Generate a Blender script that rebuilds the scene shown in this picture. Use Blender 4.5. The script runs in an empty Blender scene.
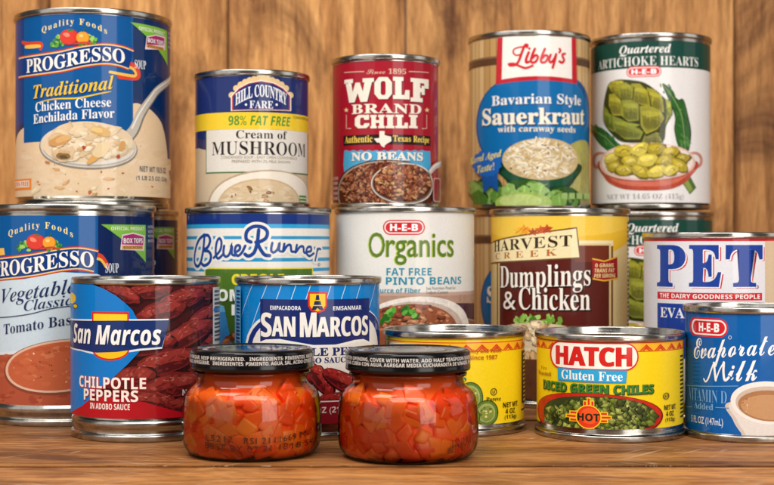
import bpy, bmesh, math, random
import numpy as np
from mathutils import Vector
from mathutils.geometry import tessellate_polygon

R_ = math.radians
SC = bpy.context.scene
COL = SC.collection

# ------------------------------------------------------------------ camera, world, lamps, exposure
# lengths of the still life are in millimetres in this script and become metres when meshes are built
MM = 0.001
EYE, FOC, CX, CY = 86.2, 1380.0, 387.0, 242.5      # eye height, focal length and centre on a 774 x 485 print
cam_d = bpy.data.cameras.new('camera')
cam = bpy.data.objects.new('camera', cam_d)
COL.objects.link(cam)
SC.camera = cam
cam.location = (0, 0, EYE * MM)
cam.rotation_euler = (R_(90), 0, 0)
cam_d.sensor_width = 36
cam_d.lens = 36 * FOC / 774
cam_d.clip_start = 0.01
cam_d.clip_end = 50
cam_d.dof.use_dof = True
cam_d.dof.focus_distance = 0.592
cam_d.dof.aperture_fstop = 21

world = bpy.data.worlds.new('World')
SC.world = world
world.use_nodes = True
world.node_tree.nodes['Background'].inputs[0].default_value = (1.0, 0.97, 0.93, 1)
world.node_tree.nodes['Background'].inputs[1].default_value = 0.08


def softbox(name, loc, aim, sx, sy, watts, col):
    d = bpy.data.lights.new(name, 'AREA')
    d.shape = 'RECTANGLE'
    d.size, d.size_y, d.energy, d.color = sx, sy, watts, col
    o = bpy.data.objects.new(name, d)
    COL.objects.link(o)
    o.location = loc
    o.rotation_euler = (Vector(aim) - Vector(loc)).to_track_quat('-Z', 'Y').to_euler()
    return o


softbox('softbox_top', (0.0, -0.35, 1.15), (0.0, 0.68, 0.08), 1.30, 0.80, 20.5, (1, 0.97, 0.93))
softbox('softbox_right', (0.50, -0.22, 0.36), (0.05, 0.68, 0.12), 0.46, 0.90, 5.2, (1, 0.97, 0.93))
softbox('softbox_left', (-0.95, -0.15, 0.52), (0.0, 0.70, 0.12), 1.20, 1.20, 3.8, (1, 0.97, 0.94))
softbox('softbox_side', (1.10, 0.50, 0.40), (0.0, 0.65, 0.10), 0.50, 0.80, 1.3, (1, 0.96, 0.9))
softbox('softbox_wall', (-0.50, 0.50, 1.05), (-0.12, 1.1, 0.17), 0.5, 0.5, 6.5, (1, 0.95, 0.88))

SC.view_settings.view_transform = 'Standard'
SC.view_settings.look = 'None'
SC.view_settings.gamma = 1
SC.view_settings.exposure = 0
SC.render.engine = 'CYCLES'
SC.cycles.use_denoising = True
SC.cycles.max_bounces = 8
SC.cycles.transparent_max_bounces = 12
SC.cycles.caustics_reflective = False
SC.cycles.caustics_refractive = False


# ------------------------------------------------------------------ colours and materials
def lin(h):
    h = h.lstrip('#')
    out = []
    for i in (0, 2, 4):
        c = int(h[i:i + 2], 16) / 255
        out.append(c / 12.92 if c <= 0.04045 else ((c + 0.055) / 1.055) ** 2.4)
    return (*out, 1.0)


def mat(name, base=(.5, .5, .5, 1), rough=.5, metal=0.0, **kw):
    m = bpy.data.materials.new(name)
    m.use_nodes = True
    p = m.node_tree.nodes['Principled BSDF']
    p.inputs['Base Color'].default_value = base
    p.inputs['Roughness'].default_value = rough
    p.inputs['Metallic'].default_value = metal
    for k, v in kw.items():
        p.inputs[k.replace('_', ' ')].default_value = v
    return m, m.node_tree, p


def noise(nt, co, scale=(1, 1, 1), detail=4, rough=.55, dist=0.0, sc=1.0):
    mp = nt.nodes.new('ShaderNodeMapping')
    mp.inputs['Scale'].default_value = scale
    nt.links.new(co, mp.inputs[0])
    n = nt.nodes.new('ShaderNodeTexNoise')
    n.inputs['Scale'].default_value = sc
    n.inputs['Detail'].default_value = detail
    n.inputs['Roughness'].default_value = rough
    n.inputs['Distortion'].default_value = dist
    nt.links.new(mp.outputs[0], n.inputs['Vector'])
    return n.outputs['Fac'], mp


def ramp(nt, fac, stops):
    r = nt.nodes.new('ShaderNodeValToRGB')
    e = r.color_ramp.elements
    while len(e) < len(stops):
        e.new(.5)
    for i, (p, c) in enumerate(stops):
        e[i].position = p
        e[i].color = c if len(c) == 4 else (*c, 1)
    nt.links.new(fac, r.inputs[0])
    return r.outputs[0]


def mix(nt, kind, fac, a, b):
    m = nt.nodes.new('ShaderNodeMix')
    m.data_type = 'RGBA'
    m.blend_type = kind
    for s, v in ((m.inputs[0], fac), (m.inputs[6], a), (m.inputs[7], b)):
        if hasattr(v, 'links') or hasattr(v, 'is_linked'):
            nt.links.new(v, s)
        else:
            s.default_value = v
    return m.outputs[2]


def bump(nt, p, h, strength, dist):
    b = nt.nodes.new('ShaderNodeBump')
    b.inputs['Strength'].default_value = strength
    b.inputs['Distance'].default_value = dist
    nt.links.new(h, b.inputs['Height'])
    nt.links.new(b.outputs[0], p.inputs['Normal'])


def make_ink(name, rough, coat, mottle=0):
    m, nt, p = mat(name, rough=rough)
    at = nt.nodes.new('ShaderNodeAttribute')
    at.attribute_name = 'ink'
    tc = nt.nodes.new('ShaderNodeTexCoord')
    g, _ = noise(nt, tc.outputs['Object'], (1, 1, 1), 5, .6, 0, 900)
    tone = ramp(nt, g, [(.25, (.90, .90, .90)), (.75, (1, 1, 1))])
    c = mix(nt, 'MULTIPLY', 1.0, at.outputs['Color'], tone)
    if mottle:                       # the printed photographs: uneven tone at several sizes
        a, _ = noise(nt, tc.outputs['Object'], (1, 1, 1), 7, .7, .6, 230)
        c = mix(nt, 'MULTIPLY', mottle, c, ramp(nt, a, [(.32, (.50, .44, .40)), (.50, (.96, .95, .94)), (.68, (1.22, 1.22, 1.20))]))
        b, _ = noise(nt, tc.outputs['Object'], (1, 1, 1), 4, .6, 0, 1100)
        c = mix(nt, 'MULTIPLY', mottle * .7, c, ramp(nt, b, [(.34, (.66, .62, .58)), (.6, (1.06, 1.06, 1.06))]))
    nt.links.new(c, p.inputs['Base Color'])
    w, _ = noise(nt, tc.outputs['Object'], (1, 1, .35), 2, .5, 0, 55)
    bump(nt, p, w, .22, .0012)
    p.inputs['Coat Weight'].default_value = coat
    p.inputs['Coat Roughness'].default_value = .07
    p.inputs['Specular IOR Level'].default_value = .12
    return m


INK = make_ink('printed_paper', .5, .45)
PHOTO = make_ink('printed_photograph', .5, .45, .42)


def make_tin(name, base, rough):
    m, nt, p = mat(name, base, rough, 1.0)
    tc = nt.nodes.new('ShaderNodeTexCoord')
    s, _ = noise(nt, tc.outputs['Object'], (40, 40, 900), 3, .6, 0, 1)
    r = ramp(nt, s, [(.3, (rough - .06,) * 3), (.7, (rough + .12,) * 3)])
    nt.links.new(r, p.inputs['Roughness'])
    b, _ = noise(nt, tc.outputs['Object'], (1, 1, 1), 5, .65, 0, 260)
    c = ramp(nt, b, [(.35, tuple(x * .80 for x in base[:3])), (.6, base[:3])])
    nt.links.new(c, p.inputs['Base Color'])
    d, _ = noise(nt, tc.outputs['Object'], (1, 1, 1), 4, .6, 0, 90)
    bump(nt, p, mix(nt, 'MIX', .5, s, d), .16, .0009)
    return m


TIN = make_tin('tinplate', (.49, .465, .42, 1), .17)
TIN_LID = make_tin('tinplate_lid', (.52, .50, .46, 1), .17)


# ------------------------------------------------------------------ object helpers
def link(o, parent=None):
    COL.objects.link(o)
    if parent is not None:
        o.parent = parent
    return o


def thing(name, label, cat, loc=(0, 0, 0), group=None):
    o = bpy.data.objects.new(name, None)
    o.empty_display_size = .02
    link(o)
    o.location = Vector(loc) * MM
    o['label'] = label
    o['category'] = cat
    if group:
        o['group'] = group
    return o


def mesh_obj(name, verts, faces, material, parent=None, smooth=True):
    me = bpy.data.meshes.new(name)
    me.from_pydata(verts, [], faces)
    me.materials.append(material)
    if smooth:
        me.polygons.foreach_set('use_smooth', [True] * len(me.polygons))
    me.update()
    return link(bpy.data.objects.new(name, me), parent)


def dup(root, loc, rotz, label):
    r = root.copy()
    COL.objects.link(r)
    r.location = Vector(loc) * MM
    r.rotation_euler = (0, 0, rotz)
    r['label'] = label
    for ch in list(root.children):
        c = ch.copy()
        COL.objects.link(c)
        c.parent = r
        for g in list(ch.children):
            d = g.copy()
            COL.objects.link(d)
            d.parent = c
    return r


def lathe(prof, n=120):
    v, f = [], []
    for (r, z) in prof:
        for k in range(n):
            a = 2 * math.pi * k / n
            v.append((r * MM * math.sin(a), -r * MM * math.cos(a), z * MM))
    for i in range(len(prof) - 1):
        for k in range(n):
            k2 = (k + 1) % n
            f.append((i * n + k, i * n + k2, (i + 1) * n + k2, (i + 1) * n + k))
    return v, f


def fillet(prof, rad=.45, seg=3):
    """round the corners of a lathe profile"""
    out = [prof[0]]
    for i in range(1, len(prof) - 1):
        p, a, b = Vector(prof[i]), Vector(prof[i - 1]), Vector(prof[i + 1])
        d1, d2 = a - p, b - p
        l1, l2 = d1.length, d2.length
        if l1 < 1e-6 or l2 < 1e-6:
            continue
        t = min(rad, l1 * .45, l2 * .45)
        q1, q2 = p + d1 / l1 * t, p + d2 / l2 * t
        for k in range(seg + 1):
            s = k / seg
            out.append(tuple((1 - s) ** 2 * q1 + 2 * s * (1 - s) * p + s * s * q2))
    out.append(prof[-1])
    return out


# ------------------------------------------------------------------ lettering
def uni(s, style):
    tab = {'sb': (0x1d400, 0x1d41a, 0x1d7ce), 'si': (0x1d468, 0x1d482, 0x1d7ce), 'sc': (0x1d4d0, 0x1d4ea, 0x1d7ce),
           'ss': (0x1d5d4, 0x1d5ee, 0x1d7ec), 'so': (0x1d63c, 0x1d656, 0x1d7ec), 'mo': (0x1d670, 0x1d68a, 0x1d7f6),
           'it': (0x1d434, 0x1d44e, 0x1d7ce), 'fr': (0x1d56c, 0x1d586, 0x1d7ce)}
    if style == 'sr':
        return s
    U, L, D = tab[style]
    o = ''
    for ch in s:
        if 'A' <= ch <= 'Z':
            o += chr(U + ord(ch) - 65)
        elif 'a' <= ch <= 'z':
            v = L + ord(ch) - 97
            o += chr(0x210e if v == 0x1d455 else v)
        elif ch.isdigit():
            o += chr(D + ord(ch) - 48)
        else:
            o += ch
    return o


_tc = {}


def text_mesh(s, style, off=0.0, spacing=1.0):
    key = (s, style, off, spacing)
    if key in _tc:
        return _tc[key]
    cu = bpy.data.curves.new('lettering', 'FONT')
    cu.body = uni(s, style)
    cu.size = 1
    cu.offset = off
    cu.space_character = spacing
    cu.resolution_u = 3
    ob = bpy.data.objects.new('lettering', cu)
    me = bpy.data.meshes.new_from_object(ob)
    v = [(p.co.x, p.co.y) for p in me.vertices]
    f = [tuple(p.vertices) for p in me.polygons]
    bpy.data.objects.remove(ob)
    bpy.data.curves.remove(cu)
    bpy.data.meshes.remove(me)
    par = list(range(len(v)))              # islands, so that touching letters never share a plane

    def find(a):
        while par[a] != a:
            par[a] = par[par[a]]
            a = par[a]
        return a
    for q in f:
        for b in q[1:]:
            par[find(q[0])] = find(b)
    ids = {}
    isl = [ids.setdefault(find(i), len(ids)) for i in range(len(v))]
    _tc[key] = (v, f, isl)
    return _tc[key]


def smooth(pts, closed=False, n=6):
    m = len(pts)
    if m < 3:
        return list(pts)
    out = []
    for i in range(m if closed else m - 1):
        if closed:
            p0, p1, p2, p3 = (pts[(i + k - 1) % m] for k in range(4))
        else:
            p0, p1, p2, p3 = pts[max(i - 1, 0)], pts[i], pts[i + 1], pts[min(i + 2, m - 1)]
        for k in range(n):
            t = k / n
            out.append(tuple(.5 * (2 * b + (c - a) * t + (2 * a - 5 * b + 4 * c - d) * t * t + (3 * b - a - 3 * c + d) * t ** 3)
                             for a, b, c, d in zip(p0, p1, p2, p3)))
    if not closed:
        out.append(tuple(pts[-1]))
    return out


def shade(h, k):
    h = h.lstrip('#')
    c = [int(h[i:i + 2], 16) for i in (0, 2, 4)]
    c = [min(255, max(0, int(x * k))) for x in c]
    return '%02x%02x%02x' % tuple(c)


# ------------------------------------------------------------------ printed artwork that wraps round a can
DU = R_(2.5)


class Art:
    """Flat print in label coordinates (u along the girth, v up, both mm), later wrapped round the tin.
    Measurements were taken with a ruler on a 774 x 485 print; px() turns one into label millimetres."""

    def __init__(s, X, Y, R, zb=0.0, prof=None, seed=1):
        s.X, s.Y, s.R, s.zb = X, Y, R, zb
        s.g = {}
        s.photo = True
        s.nu, s.nv_ = int(2 * math.pi * R / .7) + 8, 220
        s.top = np.full((s.nu, s.nv_), .03)         # how far the print already stands off the sheet, per 0.7 mm cell
        s.nv = 9
        s.prof = prof
        s.rng = random.Random(seed)
        s.cx = CX + FOC * X / Y
        s.k = (Y - R) / FOC                     # mm per print unit on the front of the can

    def px(s, x, y):
        dx, dy = (x - CX) / FOC, 1.0
        a = dx * dx + dy * dy
        b = -2 * (dx * s.X + dy * s.Y)
        c = s.X ** 2 + s.Y ** 2 - s.R ** 2
        disc = max(b * b - 4 * a * c, 0)
        t = (-b - math.sqrt(disc)) / (2 * a)
        return (s.R * math.atan2(t * dx - s.X, -(t - s.Y)), EYE - (y - CY) / FOC * t - s.zb)

    def add(s, name, verts, faces, col, dz=.010):
        """verts: (u, v) or (u, v, lift); each piece lies just above whatever is printed under it"""
        dz = max(dz, .006)
        us, vs = [p[0] for p in verts], [p[1] for p in verts]
        i0, i1 = (min(max(int(q / .7) + s.nu // 2 + d, 0), s.nu - 1) for q, d in ((min(us), -1), (max(us), 1)))
        j0, j1 = (min(max(int(q / .7) + 30 + d, 0), s.nv_ - 1) for q, d in ((min(vs), -1), (max(vs), 1)))
        cell = s.top[i0:i1 + 1, j0:j1 + 1]
        z = float(cell.max()) + dz
        g = s.g.setdefault(name, ([], [], []))
        o = len(g[0])
        top = 0
        for p in verts:
            l = p[2] if len(p) > 2 else 0
            top = max(top, l)
            g[0].append((p[0], p[1], z + l))
        for q in faces:
            g[1].append(tuple(o + i for i in q))
            g[2].append(lin(col))
        cell[:] = z + top

    def loops(s, name, loops, col, dz=.010):
        tri = tessellate_polygon([[Vector((p[0], p[1], 0)) for p in l] for l in loops])
        s.add(name, [p for l in loops for p in l], tri, col, dz)

    def poly(s, name, pts, col, sm=False, dz=.010):
        q = [s.px(*p) for p in pts]
        s.loops(name, [smooth(q, True) if sm else q], col, dz)

    def uvrect(s, x0, y0, x1, y1):
        xm, ym = (x0 + x1) / 2, (y0 + y1) / 2
        return s.px(x0, ym)[0], s.px(xm, y1)[1], s.px(x1, ym)[0], s.px(xm, y0)[1]

    def rect(s, name, x0, y0, x1, y1, col, rad=0, dz=.010):
        u0, v0, u1, v1 = s.uvrect(x0, y0, x1, y1)
        if rad:
            r = min(rad * s.k, (v1 - v0) / 2 - .01, (u1 - u0) / 2 - .01)
            pts = []
            for (cu, cv, a0) in ((u1 - r, v1 - r, 0), (u0 + r, v1 - r, 90), (u0 + r, v0 + r, 180), (u1 - r, v0 + r, 270)):
                pts += [(cu + r * math.cos(R_(a0 + a)), cv + r * math.sin(R_(a0 + a))) for a in range(0, 91, 15)]
        else:
            pts = [(u0, v0), (u1, v0), (u1, v1), (u0, v1)]
        s.loops(name, [pts], col, dz)

    def band(s, name, y0, y1, col, a0=-178, a1=178):
        v1, v0 = s.px(s.cx, y0)[1], s.px(s.cx, y1)[1]
        u0, u1 = s.R * R_(a0), s.R * R_(a1)
        s.loops(name, [[(u0, v0), (u1, v0), (u1, v1), (u0, v1)]], col)

    def ell(s, name, cx, cy, rx, ry, col, rot=0, n=40, inner=None, dz=.010):
        def ring(rx, ry):
            u0, v0, u1, v1 = s.uvrect(cx - rx, cy - ry, cx + rx, cy + ry)
            cu, cv, a, b = (u0 + u1) / 2, (v0 + v1) / 2, (u1 - u0) / 2, (v1 - v0) / 2
            c, d = math.cos(R_(rot)), math.sin(R_(rot))
            return [(cu + a * math.cos(t) * c - b * math.sin(t) * d, cv + a * math.cos(t) * d + b * math.sin(t) * c)
                    for t in (2 * math.pi * k / n for k in range(n))]
        l = [ring(rx, ry)]
        if inner:
            l.append(ring(rx - inner, ry - inner))
        s.loops(name, l, col, dz)

    def stroke(s, name, pts, w, col, taper=0, sm=True, close=False, dz=.010, wfun=None):
        q = [s.px(*p) for p in pts]
        if sm:
            q = smooth(q, close)
        if close:
            q = q + [q[0]]
        hw = w * s.k / 2
        v, f = [], []
        n = len(q)
        for i in range(n):
            a, b = q[max(i - 1, 0)], q[min(i + 1, n - 1)]
            dx, dy = b[0] - a[0], b[1] - a[1]
            l = math.hypot(dx, dy) or 1
            t = i / (n - 1)
            k = hw * (wfun(t) if wfun else (1 - taper * abs(2 * t - 1) ** 2))
            e = .004 * t
            v += [(q[i][0] - dy / l * k, q[i][1] + dx / l * k, e), (q[i][0] + dy / l * k, q[i][1] - dx / l * k, e)]
            if i:
                f.append((2 * i - 2, 2 * i - 1, 2 * i + 1, 2 * i))
        if not taper and not close and not wfun:
            for i, e in ((0, 0), (n - 1, .004)):
                a, b = (q[0], q[1]) if i == 0 else (q[-1], q[-2])
                ang = math.atan2(a[1] - b[1], a[0] - b[0])
                o = len(v)
                v += [(a[0] + hw * math.cos(ang + R_(d)), a[1] + hw * math.sin(ang + R_(d)), e) for d in range(-90, 91, 30)]
                f.append(tuple(range(o, o + 7)))
        s.add(name, v, f, col, dz)

    def blob(s, name, x, y, rx, ry, col, ang=0, rough=.25, n=0, dz=.0018):
        r = s.rng
        n = n or s.nv
        pts = []
        c, d = math.cos(R_(ang)), math.sin(R_(ang))
        for k in range(n):
            t = 2 * math.pi * k / n
            m = 1 + r.uniform(-rough, rough)
            a, b = rx * m * math.cos(t), ry * m * math.sin(t)
            pts.append(s.px(x + a * c - b * d, y + a * d + b * c))
        if n >= 12:
            pts = smooth(pts, True, 3)
        s.loops(name, [pts], col, dz)

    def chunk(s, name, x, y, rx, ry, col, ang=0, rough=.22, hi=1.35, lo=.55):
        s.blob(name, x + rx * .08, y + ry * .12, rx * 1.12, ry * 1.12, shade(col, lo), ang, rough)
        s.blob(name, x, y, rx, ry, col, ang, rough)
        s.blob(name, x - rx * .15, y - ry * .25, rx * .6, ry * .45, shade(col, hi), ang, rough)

    def scatter(s, name, ell, n, size, cols, kind='blob', asp=(.5, 1), ang=(0, 180), keep=None, rough=.25, tone=(1.2, .62), nv=9):
        cx, cy, rx, ry = ell
        r = s.rng
        i = 0
        while i < n:
            a, b = r.uniform(-1, 1), r.uniform(-1, 1)
            if a * a + b * b > 1:
                continue
            x, y = cx + a * rx, cy + b * ry
            if keep and not keep(x, y):
                i += .2
                continue
            i += 1
            q = r.uniform(*size)
            a = (name, x, y, q, q * r.uniform(*asp), r.choice(cols), r.uniform(*ang), rough)
            s.nv = nv
            if kind == 'blob':
                s.blob(*a)
            else:
                s.chunk(*a, *tone)
            s.nv = 9

    def T(s, name, txt, style, x0, x1, mid, h, col, out=(), spacing=1.0, bold=0.0, dz=.010):
        """lettering that fills the box x0..x1, h tall, centred on the line mid"""
        v0, f0, _ = text_mesh(txt, style, 0.0, spacing)
        if not v0:
            return
        bx0, bx1 = min(p[0] for p in v0), max(p[0] for p in v0)
        by0, by1 = min(p[1] for p in v0), max(p[1] for p in v0)
        xm = (x0 + x1) / 2
        if isinstance(mid, (int, float)):
            line = None
            ym = mid
            u0, u1 = s.px(x0, mid)[0], s.px(x1, mid)[0]
            vm = s.px(xm, mid)[1]
        else:
            line = smooth([s.px(*p) for p in mid])
            ym = sum(p[1] for p in mid) / len(mid)
            u0, u1 = s.px(x0, ym)[0], s.px(x1, ym)[0]
        hh = s.px(xm, ym - h / 2)[1] - s.px(xm, ym + h / 2)[1]

        def vmid(u):
            if line is None:
                return vm
            for a, b in zip(line, line[1:]):
                if u <= b[0] or b is line[-1]:
                    return a[1] + (b[1] - a[1]) * (u - a[0]) / ((b[0] - a[0]) or 1)
        for (off, c, dx, dy) in [*out, (bold, col, 0, 0)]:
            v, f, isl = text_mesh(txt, style, off, spacing)
            q = []
            for (x, y), k in zip(v, isl):
                u = u0 + (x - bx0) / (bx1 - bx0) * (u1 - u0)
                q.append((u + dx * s.k, vmid(u) + ((y - by0) / ((by1 - by0) or 1) - .5) * hh - dy * s.k, k * .0006))
            s.add(name, q, f, c, dz)

    def build(s, parts, material=INK, parent=None, vlim=None):
        """parts: {mesh name: parent name or None}"""
        made = {}
        for name, pn in parts.items():
            if name not in s.g:
                continue
            vs, fs, cs = s.g[name]
            bm = bmesh.new()
            lay = bm.loops.layers.float_color.new('ink')
            bv = [bm.verts.new(p) for p in vs]
            for q, c in zip(fs, cs):
                if len(set(q)) < 3:
                    continue
                try:
                    fc = bm.faces.new([bv[i] for i in q])
                except ValueError:
                    continue
                for lp in fc.loops:
                    lp[lay] = c
            if vlim:
                for (co, no) in (((0, vlim[0], 0), (0, -1, 0)), ((0, vlim[1], 0), (0, 1, 0))):
                    bmesh.ops.bisect_plane(bm, geom=bm.verts[:] + bm.edges[:] + bm.faces[:], plane_co=co, plane_no=no,
                                           clear_outer=True, dist=1e-7)
            us = [v.co.x for v in bm.verts]
            if not us:
                bm.free()
                continue
            st = s.R * DU
            for k in range(math.floor(min(us) / st) + 1, math.ceil(max(us) / st)):
                bmesh.ops.bisect_plane(bm, geom=bm.verts[:] + bm.edges[:] + bm.faces[:], plane_co=(k * st, 0, 0),
                                       plane_no=(1, 0, 0), dist=1e-7)
            if s.prof:
                for k in range(int(s.prof[0]), int(s.prof[1]) + 1):
                    bmesh.ops.bisect_plane(bm, geom=bm.verts[:] + bm.edges[:] + bm.faces[:], plane_co=(0, k, 0),
                                           plane_no=(0, 1, 0), dist=1e-7)
            nor = []
            for v in bm.verts:
                u, w, l = v.co
                rr = (s.prof[2](w) if s.prof else s.R) + l
                th = u / s.R
                k = math.floor(th / DU + 1e-6)
                t = th / DU - k
                a, b = k * DU, (k + 1) * DU
                v.co = ((math.sin(a) * (1 - t) + math.sin(b) * t) * rr * MM, -(math.cos(a) * (1 - t) + math.cos(b) * t) * rr * MM, w * MM)
                nor.append((math.sin(th), -math.cos(th), 0))
            me = bpy.data.meshes.new(name)
            for fc in bm.faces:
                fc.smooth = True
            bm.to_mesh(me)
            bm.free()
            flip = [i for i, p in enumerate(me.polygons) if Vector(nor[p.vertices[0]]).dot(p.normal) < 0]
            if flip:
                for i in flip:
                    me.polygons[i].flip()
            me.materials.append(PHOTO if name == 'food_picture' and s.photo else material)
            me.normals_split_custom_set_from_vertices(nor)
            made[name] = link(bpy.data.objects.new(name, me), made[pn] if pn else parent)
        return made


# ------------------------------------------------------------------ tins
def place(cx_px, D):
    return (cx_px - CX) * D / FOC, D


def make_can(name, label, cat, cxp, D, dia, h, zb=0.0, foot=3.2, head=4.0, beads=(), group=None, neck=0.0, seed=1, lab=None):
    """tin with rolled seams; returns the thing, its artwork sheet"""
    X, Y = place(cxp, D)
    if zb:
        zb += 1.2
    else:
        h += 1.2
    r = dia / 2
    rb = r - 1.1
    t = thing(name, label, cat, (X, Y, zb), group)
    b = r - neck
    prof = [(0, 2.2), (b - 4.5, 2.2), (b - 3.4, .2), (b - 2.6, 0), (b - .5, 0), (b, .5), (b, 2.5), (b - .3, 2.9), (rb - neck, 3.3)]
    if neck:
        prof += [(rb - neck, 4.2), (rb, 6.2)]
    for (z, w) in beads:
        prof += [(rb, z - w * .6), (rb + .95, z - w * .22), (rb + .95, z + w * .22), (rb, z + w * .6)]
    prof += [(rb, h - 3.2), (rb + .1, h - 3.0)]
    v, f = lathe(fillet(prof))
    mesh_obj('tin_body', v, f, TIN, t)
    lp = [(rb + .05, h - 3.3), (r - .25, h - 2.9), (r, h - 2.4), (r, h - .55), (r - .4, h - .08), (r - 1.0, h), (r - 1.5, h - .3), (r - 2.0, h - 3.6), (r - 3.2, h - 4.2),
          (r - 5.0, h - 4.2), (r - 5.8, h - 3.4), (r - 9, h - 3.4), (r - 9.8, h - 2.9), (r - 12, h - 2.9), (r - 12.8, h - 3.5), (0, h - 3.5)]
    v, f = lathe(fillet(lp, .35))
    mesh_obj('lid', v, f, TIN_LID, t)
    A = Art(X, Y, rb + .08, zb, seed=seed)
    A.thing = t
    A.h = h
    return A


def finish(A, y0, y1, extra=()):
    """wrap the artwork: label sheet, then its printed pieces as sub-parts; y0, y1 are the label's edges at its middle"""
    v1, v0 = A.px(A.cx, y0)[1], A.px(A.cx, y1)[1]
    parts = {'label': None}
    for n in A.g:
        if n != 'label':
            parts[n] = 'label'
    A.build(parts, INK, A.thing, (v0, v1))


def logo_capsule(A, name, x0, y0, x1, y1, red='d0202c', soft=False):
    """red lozenge with H-E-B in white"""
    h = y1 - y0
    A.rect(name, x0, y0, x1, y1, red, h / 2)
    A.rect(name, x0 + h * .09, y0 + h * .09, x1 - h * .09, y1 - h * .09, 'f4ece6', h / 2)
    A.rect(name, x0 + h * .17, y0 + h * .17, x1 - h * .17, y1 - h * .17, red, h / 2)
    A.T(name, 'H-E-B', 'ss', x0 + h * .48, x1 - h * .48, (y0 + y1) / 2, h * .44, 'ffffff', bold=.02)


def veg_emblem(A, n, x, y, k):
    """tomatoes on lettuce above the banner"""
    r = A.rng
    for (ox, oy, w) in ((-17, 4, 6.5), (-13, 1, 6), (-19, 7, 4), (-10, 6, 5), (15, 1, 5), (19, 3, 5), (22, 5, 4), (11, 6, 5)):
        for j in range(6):
            A.blob(n, x + (ox + r.uniform(-3, 3)) * k, y + (oy + r.uniform(-3, 3)) * k, r.uniform(1.6, w * .5) * k, r.uniform(1.2, 2.6) * k,
                   r.choice(['3c8a34', '6fb548', '9fce6a', '2c6a2c', '55a03c']), r.uniform(0, 180))
    A.ell(n, x - 3 * k, y, 10 * k, 8.4 * k, 'b3241c')
    A.ell(n, x - 3.4 * k, y - .3 * k, 9.3 * k, 7.7 * k, 'd8392a')
    A.blob(n, x - 6 * k, y - 2.5 * k, 3.6 * k, 2.2 * k, 'ef8a70', 20, .15)
    A.blob(n, x - 2 * k, y - 7 * k, 3.4 * k, 1.1 * k, '3a7a2c', 0, .3)
    A.ell(n, x + 11 * k, y + .8 * k, 7 * k, 6.6 * k, 'd07a1c')
    A.ell(n, x + 10.7 * k, y + .4 * k, 6.3 * k, 6 * k, 'f0a030')
    A.blob(n, x + 9.3 * k, y - 1.4 * k, 2.4 * k, 1.6 * k, 'f8cf80', 0, .15)
    A.stroke(n, [(x + 11 * k, y - 5.5 * k), (x + 13 * k, y - 9 * k)], 1.1 * k, '3a6a24')
    A.stroke(n, [(x + 1 * k, y + 7.5 * k), (x + 12 * k, y + 5.8 * k), (x + 22 * k, y + 7 * k)], 2.2 * k, 'c8453a', .6)


def soup_banner(A, mid, w, tx0, tx1, th):
    A.stroke('banner', mid, w + 5.0, '8a1a18', .002)
    A.stroke('banner', mid, w + 4.2, 'dd4326', .002)
    A.stroke('banner', mid, w + 2.4, 'f3c254', .002)
    A.stroke('banner', mid, w + .8, 'f4efe4', .002)
    A.stroke('banner', mid, w, '003a84', .002)
    A.T('brand_lettering', 'PROGRESSO', 'sb', tx0, tx1, mid, th, 'f6f4ef', [(.03, '0a2f63', .9, .9)], bold=.006)


def school_badge(A, tri, badge, txt, bars):
    A.poly('badge', tri, '7fbf3e')
    A.T('badge', 'OFFICIAL PRODUCT', 'ss', *txt, 'e9f2dc')
    x0, y0, x1, y1 = badge
    w, h = x1 - x0, y1 - y0
    A.poly('badge', [(x0 + w * .04, y0 + h * .12), (x0 + w * .5, y0), (x1, y0 + h * .18), (x1 - w * .03, y1), (x0 - w * .04, y1 - h * .05)], 'f0d9e2')
    A.poly('badge', [(x0 + w * .08, y0 + h * .18), (x0 + w * .5, y0 + h * .07), (x1 - w * .05, y0 + h * .24), (x1 - w * .07, y0 + h * .7), (x0 + w * .02, y0 + h * .66)], 'b0226f')
    A.T('badge', 'BOX TOPS', 'ss', x0 + w * .1, x1 - w * .1, y0 + h * .45, h * .28, 'ffffff', [(.05, '6a0f45', 0, 0)])
    A.rect('badge', x0 + w * .03, y0 + h * .72, x1 - w * .08, y1 - h * .08, 'dca04a')
    A.T('badge', 'EDUCATION', 'ss', x0 + w * .1, x1 - w * .14, y0 + h * .82, h * .14, '4a1a2a')
    for (bx0, by0, bx1, n, st) in (bars,):
        for i in range(n):
            A.T('nutrition_print', 'NUTRITION', 'sr', bx0, bx1, by0 + i * st, st * .62, 'cfd8ea')


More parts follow.
